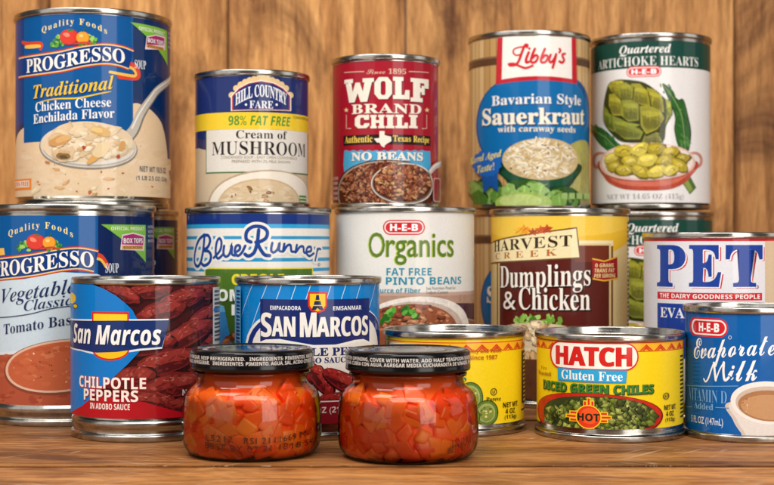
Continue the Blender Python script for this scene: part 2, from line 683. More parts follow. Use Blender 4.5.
# ---- soup tins with the fruit banner (lower, its twin behind, and the one on top)
def lower_soup():
    A = make_can('soup_can', 'large blue soup can with a spoon of tomato soup pictured on its pale lower label', 'can', 70, 686, 84.5, 103.2, beads=[(7.5, 4.4)], group='stacked soup cans at the left', seed=3)
    A.band('label', 200, 440, '001f55')
    u0, v0, u1, v1 = A.uvrect(-30, 210, 97, 300)
    A.rect('label', -30, 205, 98, 300, '00589e')
    A.poly('label', [(-40, 282), (0, 281), (25, 279), (60, 272), (97, 274), (120, 284), (120, 360), (-40, 360)], 'cbdfec')
    # soup with the spoon
    A.poly('food_picture', [(-40, 352), (0, 352), (30, 350), (70, 345), (110, 340), (150, 335), (150, 440), (-40, 440)], 'd9e6ee', True)
    A.poly('food_picture', [(-40, 355), (0, 355), (30, 353), (70, 348), (110, 343), (150, 338), (150, 440), (-40, 440)], 'b0543a', True)
    A.scatter('food_picture', (55, 400, 95, 55), 160, (1.5, 6), ['a84d34', 'b95e42', 'a34630', 'c06a4a'], asp=(.3, .6), ang=(-12, 12), keep=lambda x, y: y > 356 - x * .1)
    A.ell('food_picture', 64, 367, 60, 27.5, '8a4430', 6)
    A.ell('food_picture', 64, 366, 58.5, 26, 'e3bca4', 6)
    A.ell('food_picture', 64, 366, 56, 24, 'c4633f', 6)
    A.scatter('food_picture', (64, 366, 50, 20), 60, (2, 6), ['c96a44', 'bd5a38', 'd07a52'], asp=(.3, .6), ang=(-12, 12))
    A.scatter('food_picture', (60, 366, 48, 20), 26, (.5, 1.1), ['3c2a1a', '5a3a22', '4a4a22', 'f0d0b0'])
    A.scatter('food_picture', (50, 402, 70, 9), 14, (.4, .9), ['4a2a1a', '6a3020'])
    mid = [(-40, 271), (-14, 271), (0, 269), (30, 265.5), (60, 260), (80, 258.5), (96, 261.5)]
    A.stroke('banner', [(94, 255), (101, 257), (107, 266)], 5.5, 'dd4326', 0)
    A.stroke('banner', [(94, 258), (101, 260), (106, 267)], 2.6, 'f3c254', 0)
    A.poly('banner', [(-8, 249), (4, 248), (5, 255), (-6, 256)], 'f3c254')
    soup_banner(A, mid, 19.5, -5.5, 93.5, 15.5)
    A.T('brand_lettering', 'SOUP', 'sb', 105.5, 118.5, 268, 9.5, 'eef2f6')
    A.T('brand_lettering', 'Quality Foods', 'sb', 8.5, 73, [(8, 235), (24, 228.5), (42, 226), (60, 229), (74, 236)], 8.6, 'f3df94', spacing=1.35)
    veg_emblem(A, 'emblem', 39, 242, .95)
    school_badge(A, [(101, 224.4), (145.4, 225), (145.4, 262.5)], (121, 232.5, 144.5, 250.7), (111, 144, 228.5, 3.6), (148, 227, 153.5, 4, 4.6))
    A.T('product_lettering', 'Vegetable', 'si', 2, 76, [(0, 298.5), (36, 293), (76, 287.5)], 19, '1c2f5c', bold=-.006)
    A.T('product_lettering', 'Classics', 'si', 24, 79, [(24, 306), (79, 298.5)], 10.8, '1c2f5c', bold=-.006)
    A.stroke('product_lettering', [(-6, 317.5), (8, 317), (30, 314), (55, 308), (90, 304)], .9, '1c2f5c')
    A.T('product_lettering', 'Tomato Basil', 'sb', 4, 80, [(4, 329.5), (80, 318)], 10.5, '1f2d55', bold=-.004)
    A.photo = False
    finish(A, 215.5, 412)
    return A


lo = lower_soup()
REAR = place(105, 790)
dup(lo.thing, (REAR[0], REAR[1], 0), R_(7), 'dark blue soup can mostly hidden behind the large blue soup can with tomato soup')


def upper_soup():
    A = make_can('soup_can', 'blue soup can topmost at the left with a spoonful of creamy chicken soup on it', 'can', 93.8, 742, 83.4, 101.5, 103.2, group='stacked soup cans at the left', neck=1.6, seed=5)
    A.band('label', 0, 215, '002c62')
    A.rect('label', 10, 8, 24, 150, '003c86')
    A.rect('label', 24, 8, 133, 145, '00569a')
    A.poly('food_picture', [(8, 152), (18, 127), (60, 116), (128, 100), (143, 101), (157, 110), (166, 126), (171, 160), (172, 208), (8, 208)], '23305c', True)
    A.poly('food_picture', [(8, 156), (20, 131), (60, 119), (128, 104), (142, 105), (154, 113), (163, 128), (167.5, 160), (168, 208), (8, 208)], 'e8cba6', True)
    A.scatter('food_picture', (95, 168, 85, 34), 110, (2, 7), ['eacfac', 'e3c49c', 'ecd4b4', 'e6c8a2'], asp=(.3, .7), ang=(-20, 20), keep=lambda x, y: y > 145 or x > 136)
    A.scatter('food_picture', (95, 170, 80, 32), 9, (3, 7), ['d6a670', 'e9d2ab', 'd0a06a'], 'chunk', (.25, .5), (-50, 20), keep=lambda x, y: (y > 165 or x > 138) and x < 160, tone=(1.08, .88), nv=12)
    A.scatter('food_picture', (95, 172, 78, 26), 9, (1, 2.4), ['b5462c', 'a8382a', 'c86a3a'], keep=lambda x, y: y > 160 or x > 138)
    A.scatter('food_picture', (110, 150, 70, 40), 8, (.5, 1), ['8a6a48', '9a7a50'], keep=lambda x, y: y > 150 or x > 138)
    A.rect('panel', 24, 8, 133, 141, '00569a')
    A.stroke('food_picture', [(172, 77), (160, 88), (150, 100), (141, 114), (134, 130), (124, 140)], 10, '7a7268', wfun=lambda t: .8 + .5 * t)
    A.stroke('food_picture', [(172, 77), (160, 87.5), (150, 99.5), (140.5, 113.5), (133, 130), (124, 140)], 8, 'c6beb2', wfun=lambda t: .8 + .5 * t)
    A.stroke('food_picture', [(171, 76.5), (159, 87), (149, 99), (139.5, 113), (132, 128)], 1.6, 'f3efe8')
    A.ell('food_picture', 88.5, 147, 49, 22.5, '8c8172', -2)
    A.ell('food_picture', 88.5, 146, 48, 21.5, 'dcd5ca', -2)
    A.ell('food_picture', 88.5, 146.5, 46.5, 20, 'b8aea0', -2)
    A.ell('food_picture', 88.5, 145.5, 46, 19, 'e2dbd0', -2)
    A.ell('food_picture', 88.5, 143.5, 44.5, 17, 'e2c8a4', -2)
    A.poly('food_picture', [(41, 146), (47, 137), (56, 128), (66, 123.5), (80, 121.5), (96, 122), (111, 125), (124, 130), (132, 138), (131, 146), (122, 154), (106, 160.5), (86, 162.5), (62, 160), (49, 154)], 'e6ceac', True)
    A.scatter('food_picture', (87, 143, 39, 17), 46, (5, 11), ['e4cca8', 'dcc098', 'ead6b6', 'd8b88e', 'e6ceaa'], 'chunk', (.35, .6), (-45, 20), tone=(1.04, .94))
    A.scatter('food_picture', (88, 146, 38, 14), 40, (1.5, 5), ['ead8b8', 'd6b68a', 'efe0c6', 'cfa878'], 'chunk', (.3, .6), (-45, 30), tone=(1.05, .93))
    for (x, y, a, b, g, c) in ((60, 141, 11, 5, -15, 'cf9858'), (63, 139, 8, 3, -15, 'dcae70'), (101, 131.5, 10, 4.5, 15, 'd9ab62'), (97, 130, 6, 2.6, 10, 'e8c886'), (95, 157, 9, 3.5, -45, 'dca85e'),
                              (101, 150, 10, 6, -35, 'e6cda0'), (64, 156, 7, 3, 5, '8a6838'), (64, 157, 4, 1.8, 5, '5c4624'), (84, 147.5, 1.8, 2, 0, 'b0442c'), (118, 156.5, 2, 2, 0, 'b8502e'), (122, 146, 3, 5, 20, 'd6a264'), (48, 162, 2.5, 1.2, 20, 'c07a40')):
        A.blob('food_picture', x, y, a, b, c, g, .18, 12)
    mid = [(19, 68), (36, 65), (60, 61.5), (82, 56.5), (104, 54), (120, 56), (131, 60)]
    A.stroke('banner', [(129, 64), (136, 68), (137, 77), (120, 76)], 6, 'dd4326')
    A.stroke('banner', [(129, 67), (134, 70), (134, 76), (110, 72)], 2.8, 'f3c254')
    A.stroke('banner', [(22, 42), (29, 44), (41, 44), (40, 50)], 4.6, 'dd4326', .4)
    A.stroke('banner', [(25, 47), (32, 46.5), (41, 46)], 4.0, 'f3c254', .4)
    soup_banner(A, mid, 18, 27, 124.5, 14)
    A.T('brand_lettering', 'SOUP', 'sb', 134.5, 145.5, 64.5, 8.6, 'eef2f6')
    A.T('brand_lettering', 'Quality Foods', 'sb', 42, 107, [(42, 31), (58, 24.5), (75, 22), (92, 25), (107, 32)], 8, 'f3df94', spacing=1.35)
    veg_emblem(A, 'emblem', 72.5, 37, .95)
    school_badge(A, [(130, 22), (166.5, 31), (167, 66)], (145.5, 34.5, 165, 50), (138.5, 164, [(138, 28), (164, 34)], 3.8), (167.6, 34, 171, 4, 4.6))
    A.T('product_lettering', 'Traditional', 'si', 34, 113.5, [(34, 92), (72, 87), (113.5, 82)], 14, 'f3c82c', [(.02, '083a72', .7, .7)])
    A.stroke('product_lettering', [(37, 103), (55, 99), (78, 98), (100, 93.5), (111, 91.5)], 1.5, 'f3c82c', .7)
    A.T('product_lettering', 'Chicken Cheese', 'sb', 36, 111, [(36, 107.5), (111, 102)], 9.6, 'f2f4f6')
    A.T('product_lettering', 'Enchilada Flavor', 'sb', 34.5, 114, [(34, 119.5), (114, 113)], 9.6, 'f2f4f6')
    A.T('small_print', 'NET WT 18.5 OZ', 'ss', 139.5, 165.5, 169.5, 5.6, '4c4a55', [(.04, 'd8c8b0', 0, 0)])
    A.T('small_print', '(1 LB 2.5 OZ) 524g', 'ss', 136, 166.5, 179, 5.6, '4c4a55', [(.04, 'd8c8b0', 0, 0)])
    A.rect('diet_badge', 12, 179, 31.5, 190, 'ee8a34')
    A.rect('diet_badge', 12, 181, 29.5, 187.5, 'f4e6d6')
    A.T('diet_badge', 'GLUTEN FREE', 'ss', 13, 29, 184.2, 4.4, 'd8641c')
    A.photo = False
    finish(A, 14.2, 195.8)


upper_soup()


# ---- chipotle tins
def pepper(A, n, x, y, L, W, ang, cols=('75211f', '94332d', '4a1316', 'ab4c42', 'bd7468')):
    """one wrinkled dried pepper in the printed photograph"""
    r = A.rng
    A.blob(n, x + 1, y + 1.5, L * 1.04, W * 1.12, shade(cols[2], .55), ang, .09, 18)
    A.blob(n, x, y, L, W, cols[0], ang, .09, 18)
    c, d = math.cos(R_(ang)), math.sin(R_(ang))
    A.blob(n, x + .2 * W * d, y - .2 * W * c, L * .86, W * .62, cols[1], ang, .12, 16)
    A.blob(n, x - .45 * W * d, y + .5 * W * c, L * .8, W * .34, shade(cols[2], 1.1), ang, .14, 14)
    for i in range(46):
        a, b = r.uniform(-.9, .9), r.uniform(-.9, .85)
        if a * a + b * b > .82:
            continue
        px, py = x + a * L * c - b * W * d, y + a * L * d + b * W * c
        up = b < .0
        A.blob(n, px, py, r.uniform(.05, .16) * L, r.uniform(.05, .13) * W, r.choice([cols[1], cols[3], cols[0]] if up else [cols[2], cols[0], cols[0]]), ang + r.uniform(-50, 50), .35, 8)
    for i in range(6):
        a, b = r.uniform(-.7, .7), r.uniform(-.75, -.25)
        A.blob(n, x + a * L * c - b * W * d, y + a * L * d + b * W * c, r.uniform(.025, .07) * L, r.uniform(.03, .06) * W, cols[4], ang + r.uniform(-40, 40), .3, 7)


def chipotle_one():
    A = make_can('chile_can', 'steel can of red dried peppers with a dark blue banner across a bright blue corner', 'can', 146.4, 626, 66.8, 69.5, foot=9, beads=[(7.4, 3.6)], seed=7)
    A.band('label', 275, 430, '3c0c11')
    P = 'food_picture'
    for (x, y, L, W, a) in ((205, 290, 20, 9, 10), (150, 290, 22, 9, -8), (180, 300, 26, 10, -20), (120, 293, 22, 8, 20), (160, 312, 25, 10, -15), (205, 318, 24, 10, -35),
                            (215, 345, 20, 9, 30), (185, 335, 30, 11, -28), (150, 345, 26, 10, -10), (200, 365, 26, 10, 18), (165, 362, 30, 12, -18), (205, 392, 26, 11, -25),
                            (130, 378, 26, 11, -12), (172, 385, 30, 12, -14), (150, 400, 26, 9, 6), (190, 408, 24, 9, 12), (238, 300, 20, 9, 10), (235, 370, 22, 10, 20)):
        pepper(A, P, x, y, L, W, a)
    A.poly('panel', [(56, 278), (94, 284), (105, 288.5), (117, 295.5), (126, 303), (133, 310), (138, 320), (146, 345), (140, 351), (128.6, 364), (117, 375), (106, 387), (95, 397), (83, 408), (70, 418), (56, 425)], '0079cc')
    A.poly('panel', [(60, 424), (73, 415.5), (84, 406), (94, 398), (108, 396), (145, 402), (165, 408), (190, 415), (215, 414), (215, 424)], 'b4101f')
    A.poly('banner', [(56, 317.5), (74, 318.5), (120, 319), (168, 318.6), (165, 333), (161.5, 348.5), (140, 350.5), (118, 353.8), (98, 354.5), (84, 351), (74, 348.5), (56, 348)], 'e6edf4')
    A.ell('emblem', 112, 349, 18, 11.5, 'd3261e')
    A.ell('emblem', 112, 349, 16.5, 9.5, 'f6c51c')
    A.rect('emblem', 94, 311.8, 129.5, 322, 'd3261e')
    A.rect('emblem', 95.5, 314, 128, 322, 'f6d21c')
    A.poly('banner', [(56, 319.5), (74, 320), (120, 320.4), (168, 320), (165, 333), (161.5, 346.8), (140, 348.5), (118, 351.8), (98, 352.5), (84, 349.5), (74, 347), (56, 346)], '122f6c')
    A.T('brand_lettering', 'San Marcos', 'so', 76.5, 160.5, 335, 19.5, 'f6f6f4', [(.02, '0a1c48', 1.0, 1.0)], bold=.008)
    for (s, x0, x1, y, h) in (('CHILPOTLE', 82, 146, 383, 11.4), ('PEPPERS', 86.5, 138.5, 395.6, 11.4)):
        A.T('product_lettering', s, 'ss', x0, x1, y, h, 'f6efe6', [(.055, '9c1020', .2, .4)], bold=.006)
    A.T('product_lettering', 'IN ADOBO SAUCE', 'ss', 92.5, 130.5, 406.5, 6, 'f6efe6')
    A.rect('side_panel', 211.5, 287, 220, 344, 'd5d3d0')
    for i in range(13):
        A.rect('side_panel', 213, 290 + i * 4, 219, 291.6 + i * 4 + A.rng.uniform(0, 1), '55555c')
    A.rect('side_panel', 212, 308, 220, 311, '3a7ac0')
    A.T('small_print', 'NET WT 7 OZ', 'ss', 181, 211, 391, 6, 'd8d0cc')
    A.T('metric_print', '(198g)', 'ss', 181.5, 200, 406, 8, 'd8d0cc')
    A.ell('emblem', 75, 298, 3.4, 5.5, 'e8c41c')
    A.ell('emblem', 78, 306, 2.5, 2.8, '3a3a1c')
    A.ell('emblem', 78, 306, 1.8, 1.8, 'e8c41c')
    finish(A, 284.8, 418.6)


chipotle_one()


def chipotle_two():
    A = make_can('chile_can', 'bright blue can with white pinstripes and a small yellow tower shield, behind the two jars', 'can', 308.5, 631, 66.8, 69.5, foot=4, seed=8)
    A.band('label', 275, 450, '0082cf')
    for i in range(-6, 7):
        x = 308 + i * 14.5 + (3 if i > 0 else -3)
        if abs(x - 309) > 70:
            continue
        A.stroke('panel', [(x + 6, 284), (x - 16, 350)], .7, 'cfe6f4', sm=False)
    A.ell('panel', 314.5, 352, 69, 49, 'f0ede6')
    A.ell('panel', 314.5, 352, 67, 47, '16307c')
    A.ell('panel', 314.5, 354, 63, 46, 'efeae2')
    A.rect('panel', 260.5, 299.5, 369, 345, '17276a')
    A.poly('panel', [(260, 342), (266, 339.5), (280, 339), (296, 342), (316, 345.5), (336, 344.5), (354, 340), (363, 339), (369.5, 342), (372, 425), (252, 425)], 'f0ede6')
    A.poly('panel', [(260.5, 344.5), (268, 341.5), (282, 341.5), (298, 345), (316, 348), (336, 347), (354, 342.5), (363, 341.2), (368.5, 344), (370, 425), (256, 425)], 'e9e3da')
    A.T('maker_lettering', 'EMPACADORA', 'ss', 270.5, 301, 308, 4.2, 'eef0f4')
    A.T('maker_lettering', 'EMSANMAR', 'ss', 333, 361, 308, 4.2, 'eef0f4')
    A.poly('emblem', [(308, 292), (327, 292), (327, 306), (324, 311), (317.5, 313.5), (311, 311), (308, 306)], 'd8281e')
    A.poly('emblem', [(309.8, 293.8), (325.2, 293.8), (325.2, 305.5), (322.6, 309.4), (317.5, 311.6), (312.4, 309.4), (309.8, 305.5)], 'f4c81c')
    t = '1c2a5c'
    A.poly('emblem', [(316.2, 295), (318.8, 295), (319.6, 300), (315.4, 300)], t)
    A.poly('emblem', [(314.6, 301), (320.4, 301), (321.4, 305), (313.6, 305)], t)
    A.poly('emblem', [(313, 306), (322, 306), (323.4, 310), (319.4, 310), (317.5, 307.6), (315.6, 310), (311.6, 310)], t)
    A.T('brand_lettering', 'S', 'ss', 261.5, 271.5, 324.8, 24.5, 'f4efe6', [(0, '0a1440', 1.1, 1.0), (0, 'f4efe6', -.55, 0), (0, 'f4efe6', .55, 0)])
    A.T('brand_lettering', 'AN', 'ss', 272.5, 295, 326.5, 20, 'f4efe6', [(0, '0a1440', 1.1, 1.0), (0, 'f4efe6', -.55, 0), (0, 'f4efe6', .55, 0)])
    A.T('brand_lettering', 'M', 'ss', 300.5, 316, 324.8, 24.5, 'f4efe6', [(0, '0a1440', 1.1, 1.0), (0, 'f4efe6', -.55, 0), (0, 'f4efe6', .55, 0)])
    A.T('brand_lettering', 'ARCOS', 'ss', 316.5, 367, 326.5, 20, 'f4efe6', [(0, '0a1440', 1.1, 1.0), (0, 'f4efe6', -.55, 0), (0, 'f4efe6', .55, 0)])
    A.T('product_lettering', 'CHIPOTLE PEPPERS', 'sb', 262, 374, 352, 8, '1c2a60', bold=.02)
    A.T('product_lettering', 'IN ADOBO SAUCE', 'sb', 279, 350, 360.5, 5.4, '1c2a60', bold=.02)
    for (x, y, L, W, a) in ((262, 385, 20, 8, 30), (290, 384, 24, 9, -20), (320, 378, 19, 8, 55), (345, 382, 26, 9, 28), (365, 388, 20, 8, -30), (335, 398, 20, 6, -5), (300, 400, 24, 6, 4)):
        pepper(A, 'food_picture', x, y, L, W, a, ('86181b', 'a32a26', '4a0b10', 'b8453a', 'd88a78'))
    A.rect('banner', 240, 401, 378, 426, '8a1422')
    A.rect('banner', 240, 401, 378, 402.2, 'e8d8d0')
    A.T('small_print', 'NET WT 7.5 OZ (212g)', 'ss', 270, 350, 411, 8, 'e8dcd6')
    A.rect('side_panel', 233, 286, 243, 425, '62b6e2')
    for i in range(22):
        A.rect('side_panel', 239, 290 + i * 3.6, 242.4, 291.4 + i * 3.6 + A.rng.uniform(0, 1.2), '1c3a78')
    finish(A, 285, 424)


chipotle_two()


# ---- creole beans in the striped tin
def script_strokes(A, name, strokes, w, col, k, ox, oy, extra=0):
    for (pts, ww) in strokes:
        A.stroke(name, [(ox + x / k, oy + y / k) for x, y in pts], w * ww + extra, col)


def striped_beans():
    A = make_can('bean_can', 'wide can with navy and light blue stripes and looping blue script on white', 'can', 258.4, 719, 76, 103, seed=9)
    A.band('label', 206, 440, 'efe9e0')
    A.band('panel', 206, 224, '14337e')
    A.band('panel', 224, 228.2, '2aa6dc')
    for (y0, y1) in ((236, 239.2), (246.7, 249.9), (258, 261.7), (268.5, 272)):
        A.band('panel', y0, y1, '2298cc')
    A.rect('panel', 204.5, 268, 313, 420, 'e4d848')
    A.rect('panel', 205.5, 269.2, 312, 420, '4f7226')
    A.rect('panel', 205.5, 300, 312, 420, '39561a')
    A.T('product_lettering', 'CREOLE', 'ss', 232, 284, 279.5, 10.5, 'f0dc34', bold=.02)
    A.T('product_lettering', 'HOMESTYLE', 'ss', 208.5, 297.5, 295.5, 11.5, 'e9ece6', [(.04, '24340f', .6, .8)], bold=.02)
    A.T('product_lettering', 'BEANS', 'ss', 232, 288, 310, 10.5, 'e9ece6', [(.04, '24340f', .6, .8)], bold=.02)
    A.poly('food_picture', [(216, 304), (224, 306), (232, 345), (214, 345)], '2f74ae')
    A.poly('food_picture', [(216, 304), (224, 306), (225.5, 312), (216, 312)], '5aa0cc')
    A.scatter('food_picture', (258, 352, 50, 20), 60, (3, 5), ['7a3a22', '9a5a34', '5a2a18'], 'chunk', (.5, .7))
    S = [([(152, 176), (128, 200), (113, 245), (109, 295), (122, 316), (137, 295), (148, 240), (153, 180)], .9),
         ([(153, 178), (170, 180), (178, 202), (168, 230), (150, 245), (172, 250), (182, 272), (173, 300), (152, 312), (138, 300)], .9),
         ([(194, 278), (222, 245), (228, 208), (218, 192), (206, 215), (203, 262), (214, 281), (234, 264)], .75),
         ([(240, 225), (237, 258), (248, 273), (264, 260), (274, 225), (274, 260), (288, 268)], .75),
         ([(288, 255), (308, 241), (308, 224), (293, 226), (287, 252), (300, 269), (318, 255), (333, 225)], .75),
         ([(358, 208), (338, 196), (340, 162), (368, 140), (408, 142), (430, 162), (424, 190), (398, 206), (380, 209)], 1),
         ([(392, 155), (386, 210), (372, 254), (348, 270), (332, 262)], 1), ([(386, 209), (400, 240), (418, 264), (440, 268)], 1),
         ([(452, 212), (447, 244), (458, 254), (475, 240), (484, 212), (482, 244), (493, 250)], .72),
         ([(499, 250), (505, 216)], .72), ([(503, 246), (518, 224), (532, 222), (536, 248), (548, 251)], .72),
         ([(554, 254), (560, 221)], .72), ([(558, 250), (574, 229), (588, 229), (591, 253), (602, 256)], .72),
         ([(602, 252), (622, 247), (621, 230), (607, 232), (601, 254), (614, 270), (634, 258)], .72),
         ([(640, 290), (646, 262), (650, 238)], .72), ([(648, 252), (655, 238), (664, 240)], .72)]
    script_strokes(A, 'brand_lettering', S, 3.4, 'f2ede4', 4.423, 170, 195, 5.5)
    script_strokes(A, 'brand_lettering', S, 3.6, '1b4593', 4.423, 170, 195)
    A.ell('brand_lettering', 318.5, 264.5, 1.1, 1.6, '3a5a98', inner=.4)
    finish(A, 213.7, 418)


striped_beans()


# ---- organic beans
def organic_beans():
    A = make_can('bean_can', 'plain off white can with large thin green lettering and a bowl of refried beans', 'can', 405, 741, 76, 103.5, seed=10)
    A.band('label', 206, 440, 'e8e4dd')
    A.rect('label', 331, 292.5, 480, 430, 'c4a494')
    A.rect('food_picture', 331, 296, 480, 430, 'b8937f')
    A.poly('food_picture', [(448, 303), (478, 303), (478, 320), (462, 318), (452, 311)], '4e2a3a')
    A.poly('food_picture', [(455, 318), (478, 322), (478, 335), (460, 335)], '8a5a4a')
    A.ell('food_picture', 414, 333, 55, 36.5, 'efe7de')
    A.ell('food_picture', 413, 333, 50, 31.5, 'cdb9ab')
    A.ell('food_picture', 411, 334, 47, 30, '9a5538')
    A.scatter('food_picture', (411, 328, 44, 24), 110, (1.5, 5), ['a8623f', '8c4a30', 'b87550', 'c48a66', '7a3c28'], 'chunk', (.4, .7), (-40, 40), keep=lambda x, y: y < 334)
    for (x, y) in ((391, 312), (386, 318), (413, 314), (409, 310)):
        for j in range(5):
            A.blob('food_picture', x + A.rng.uniform(-5, 5), y + A.rng.uniform(-3, 3), 3.6, 2.2, A.rng.choice(['3f8a2c', '5fae3a', '2a6a20', '86c458']), A.rng.uniform(0, 180))
    logo_capsule(A, 'emblem', 383, 219.8, 425, 235)
    A.T('brand_lettering', 'O', 'sr', 369, 385, 245, 25, '5c7a28', [(.012, 'b4c83c', -.9, .2)], bold=.004)
    A.T('brand_lettering', 'rganics', 'sr', 386.5, 453.5, 249.3, 31, '5c7a28', [(.014, 'b4c83c', -.9, .2)], bold=.008)
    A.T('product_lettering', 'FAT FREE', 'ss', 386.5, 431.5, 271.8, 7.4, '1b8ba6')
    A.T('product_lettering', 'REFRIED PINTO BEANS', 'ss', 344, 461, 281, 7.6, '1b8ba6')
    A.T('claim_lettering', 'Good Source of Fiber', 'ss', 358, 420.5, 290.4, 5.2, '1b8ba6')
    A.T('small_print', 'See Nutrition Panel for', 'sr', 426, 455.5, 288, 3.2, '7a7672')
    A.T('small_print', 'Sodium Content', 'sr', 426, 448, 292.2, 3.2, '7a7672')
    finish(A, 212.4, 415)


organic_beans()


# ---- dumplings
def dumplings():
    A = make_can('stew_can', 'yellow can with a dark brown panel, autumn leaves and a cream name plaque', 'can', 559.5, 749, 76, 103, seed=11)
    A.band('label', 206, 440, 'e6d29a')
    A.poly('panel', [(480, 206), (640, 206), (640, 238), (612, 252), (585, 262), (530, 270), (480, 262)], 'edbd34', False)
    A.poly('panel', [(480, 206), (640, 206), (640, 226), (600, 235), (520, 240), (480, 232)], 'f2c848', False)
    A.rect('panel', 497, 240.5, 613, 430, '7a4a24')
    A.rect('panel', 579, 240.5, 613, 246, 'efe0b0')
    A.rect('panel', 498.3, 243.5, 611, 430, 'e0c890')
    A.rect('panel', 499.8, 245.5, 609, 430, '58190f')
    A.rect('panel', 575, 246, 608, 262, '6e2a16')
    A.poly('panel', [(486, 243.5), (577, 227), (580.5, 258.5), (488, 264.5)], '6a4422')
    A.poly('panel', [(486, 245), (576, 228.6), (579.2, 257.2), (488, 263)], 'efdfae')
    A.T('brand_lettering', 'HARVEST', 'sb', 494.5, 572, [(491, 248), (572, 240.5)], 11.5, '38200f', spacing=1.08)
    A.T('brand_lettering', 'CREEK', 'sb', 496, 557, [(496, 256.5), (557, 252.3)], 6.6, 'b4642a', spacing=1.9)
    r = A.rng
    for (x, y, k, c) in ((524, 230, 7, 'ee9a1e'), (519, 231, 5, 'f4b838'), (541, 230, 6, 'd0602a'), (547, 229, 6, 'c04a24'), (533, 232, 5, 'b8502a')):
        pts = []
        for j in range(10):
            a = R_(36 * j - 90 + r.uniform(-6, 6))
            q = k if j % 2 == 0 else k * .5
            pts.append((x + q * 1.1 * math.cos(a), y + q * .85 * math.sin(a)))
        A.poly('emblem', pts, c)
        A.stroke('emblem', [(x - k * .6, y + k * .4), (x + k * .6, y - k * .4)], .6, shade(c, .65))
    A.T('product_lettering', 'Dumplings', 'sb', 500.5, 590.5, [(500, 280), (545, 279), (590, 277.5)], 29, 'f4ece0', [(.02, '2a0806', 1, 1)], bold=-.002)
    A.T('product_lettering', '&', 'si', 503.5, 516, 300.5, 18, 'f4ece0', [(.02, '2a0806', 1, 1)])
    A.T('product_lettering', 'Chicken', 'sb', 519, 590, 299, 23, 'f4ece0', [(.02, '2a0806', 1, 1)], bold=-.002)
    A.poly('badge', [(592, 258), (604, 260.5), (617, 256), (617.5, 279), (604, 281.5), (592.5, 279.5)], 'e8b23a')
    A.poly('badge', [(592, 259.5), (604, 262), (617, 257.5), (617.3, 277.5), (604, 280), (592.5, 278)], 'a01c24')
    for i, s in enumerate(('0 GRAMS', 'TRANS FAT', 'PER SERVING')):
        A.T('badge', s, 'so', 595 - i * .6, 613.5 + i * .8, 265.3 + i * 5.2, 3.9, 'f2dc9a')
    for j in range(60):
        A.blob('food_picture', r.uniform(516, 562), 326 + r.uniform(-7, 5) - 3 * math.sin((r.random()) * 3), r.uniform(2, 4), r.uniform(1.2, 2.6), r.choice(['6fa038', '8fbf50', '4c7a24', 'a8cc6c']), r.uniform(0, 180))
    A.ell('food_picture', 545, 345, 50, 22, 'd8c4a0')
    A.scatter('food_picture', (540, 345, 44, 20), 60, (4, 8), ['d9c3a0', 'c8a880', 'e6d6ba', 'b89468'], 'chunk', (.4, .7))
    A.rect('food_picture', 499, 360, 611, 430, '5a3420')
    for i in range(36):
        A.rect('small_print', 627.2, 222 + i * 4.4, 629.6, 224.2 + i * 4.4, '3a3228')
    finish(A, 216, 400)


dumplings()


# ---- small yellow chile tins
def chile_label(A, cx):
    A.band('label', 325, 450, 'f3d318')
    v = A.px(A.cx, 343)[1]
    R = A.R
    for (dy, w, c) in ((0, .45, 'd84a22'), (8.6, .45, 'd84a22')):
        vv = v - dy * A.k
        A.loops('border', [[(-R * 3.1, vv - w / 2), (R * 3.1, vv - w / 2), (R * 3.1, vv + w / 2), (-R * 3.1, vv + w / 2)]], c)
    A.loops('border', [[(-R * 3.1, v - 8.3 * A.k), (R * 3.1, v - 8.3 * A.k), (R * 3.1, v - .6 * A.k), (-R * 3.1, v - .6 * A.k)]], 'f6b828')
    n = 28
    st = 2 * math.pi * R / n
    for i in range(-n // 2, n // 2):
        u = i * st
        hh = 7.2 * A.k
        b = v - 8.0 * A.k
        for (a0, q) in ((0, .9), (0, .55)):
            hs = hh * q
            w = st / 2 * q
            pts = [(u + st / 2 - w, b), (u + st / 2, b + hs), (u + st / 2 + w, b), (u + st / 2 + w - .7, b), (u + st / 2, b + hs - .9), (u + st / 2 - w + .7, b)]
            A.loops('border', [pts], 'd8401e')


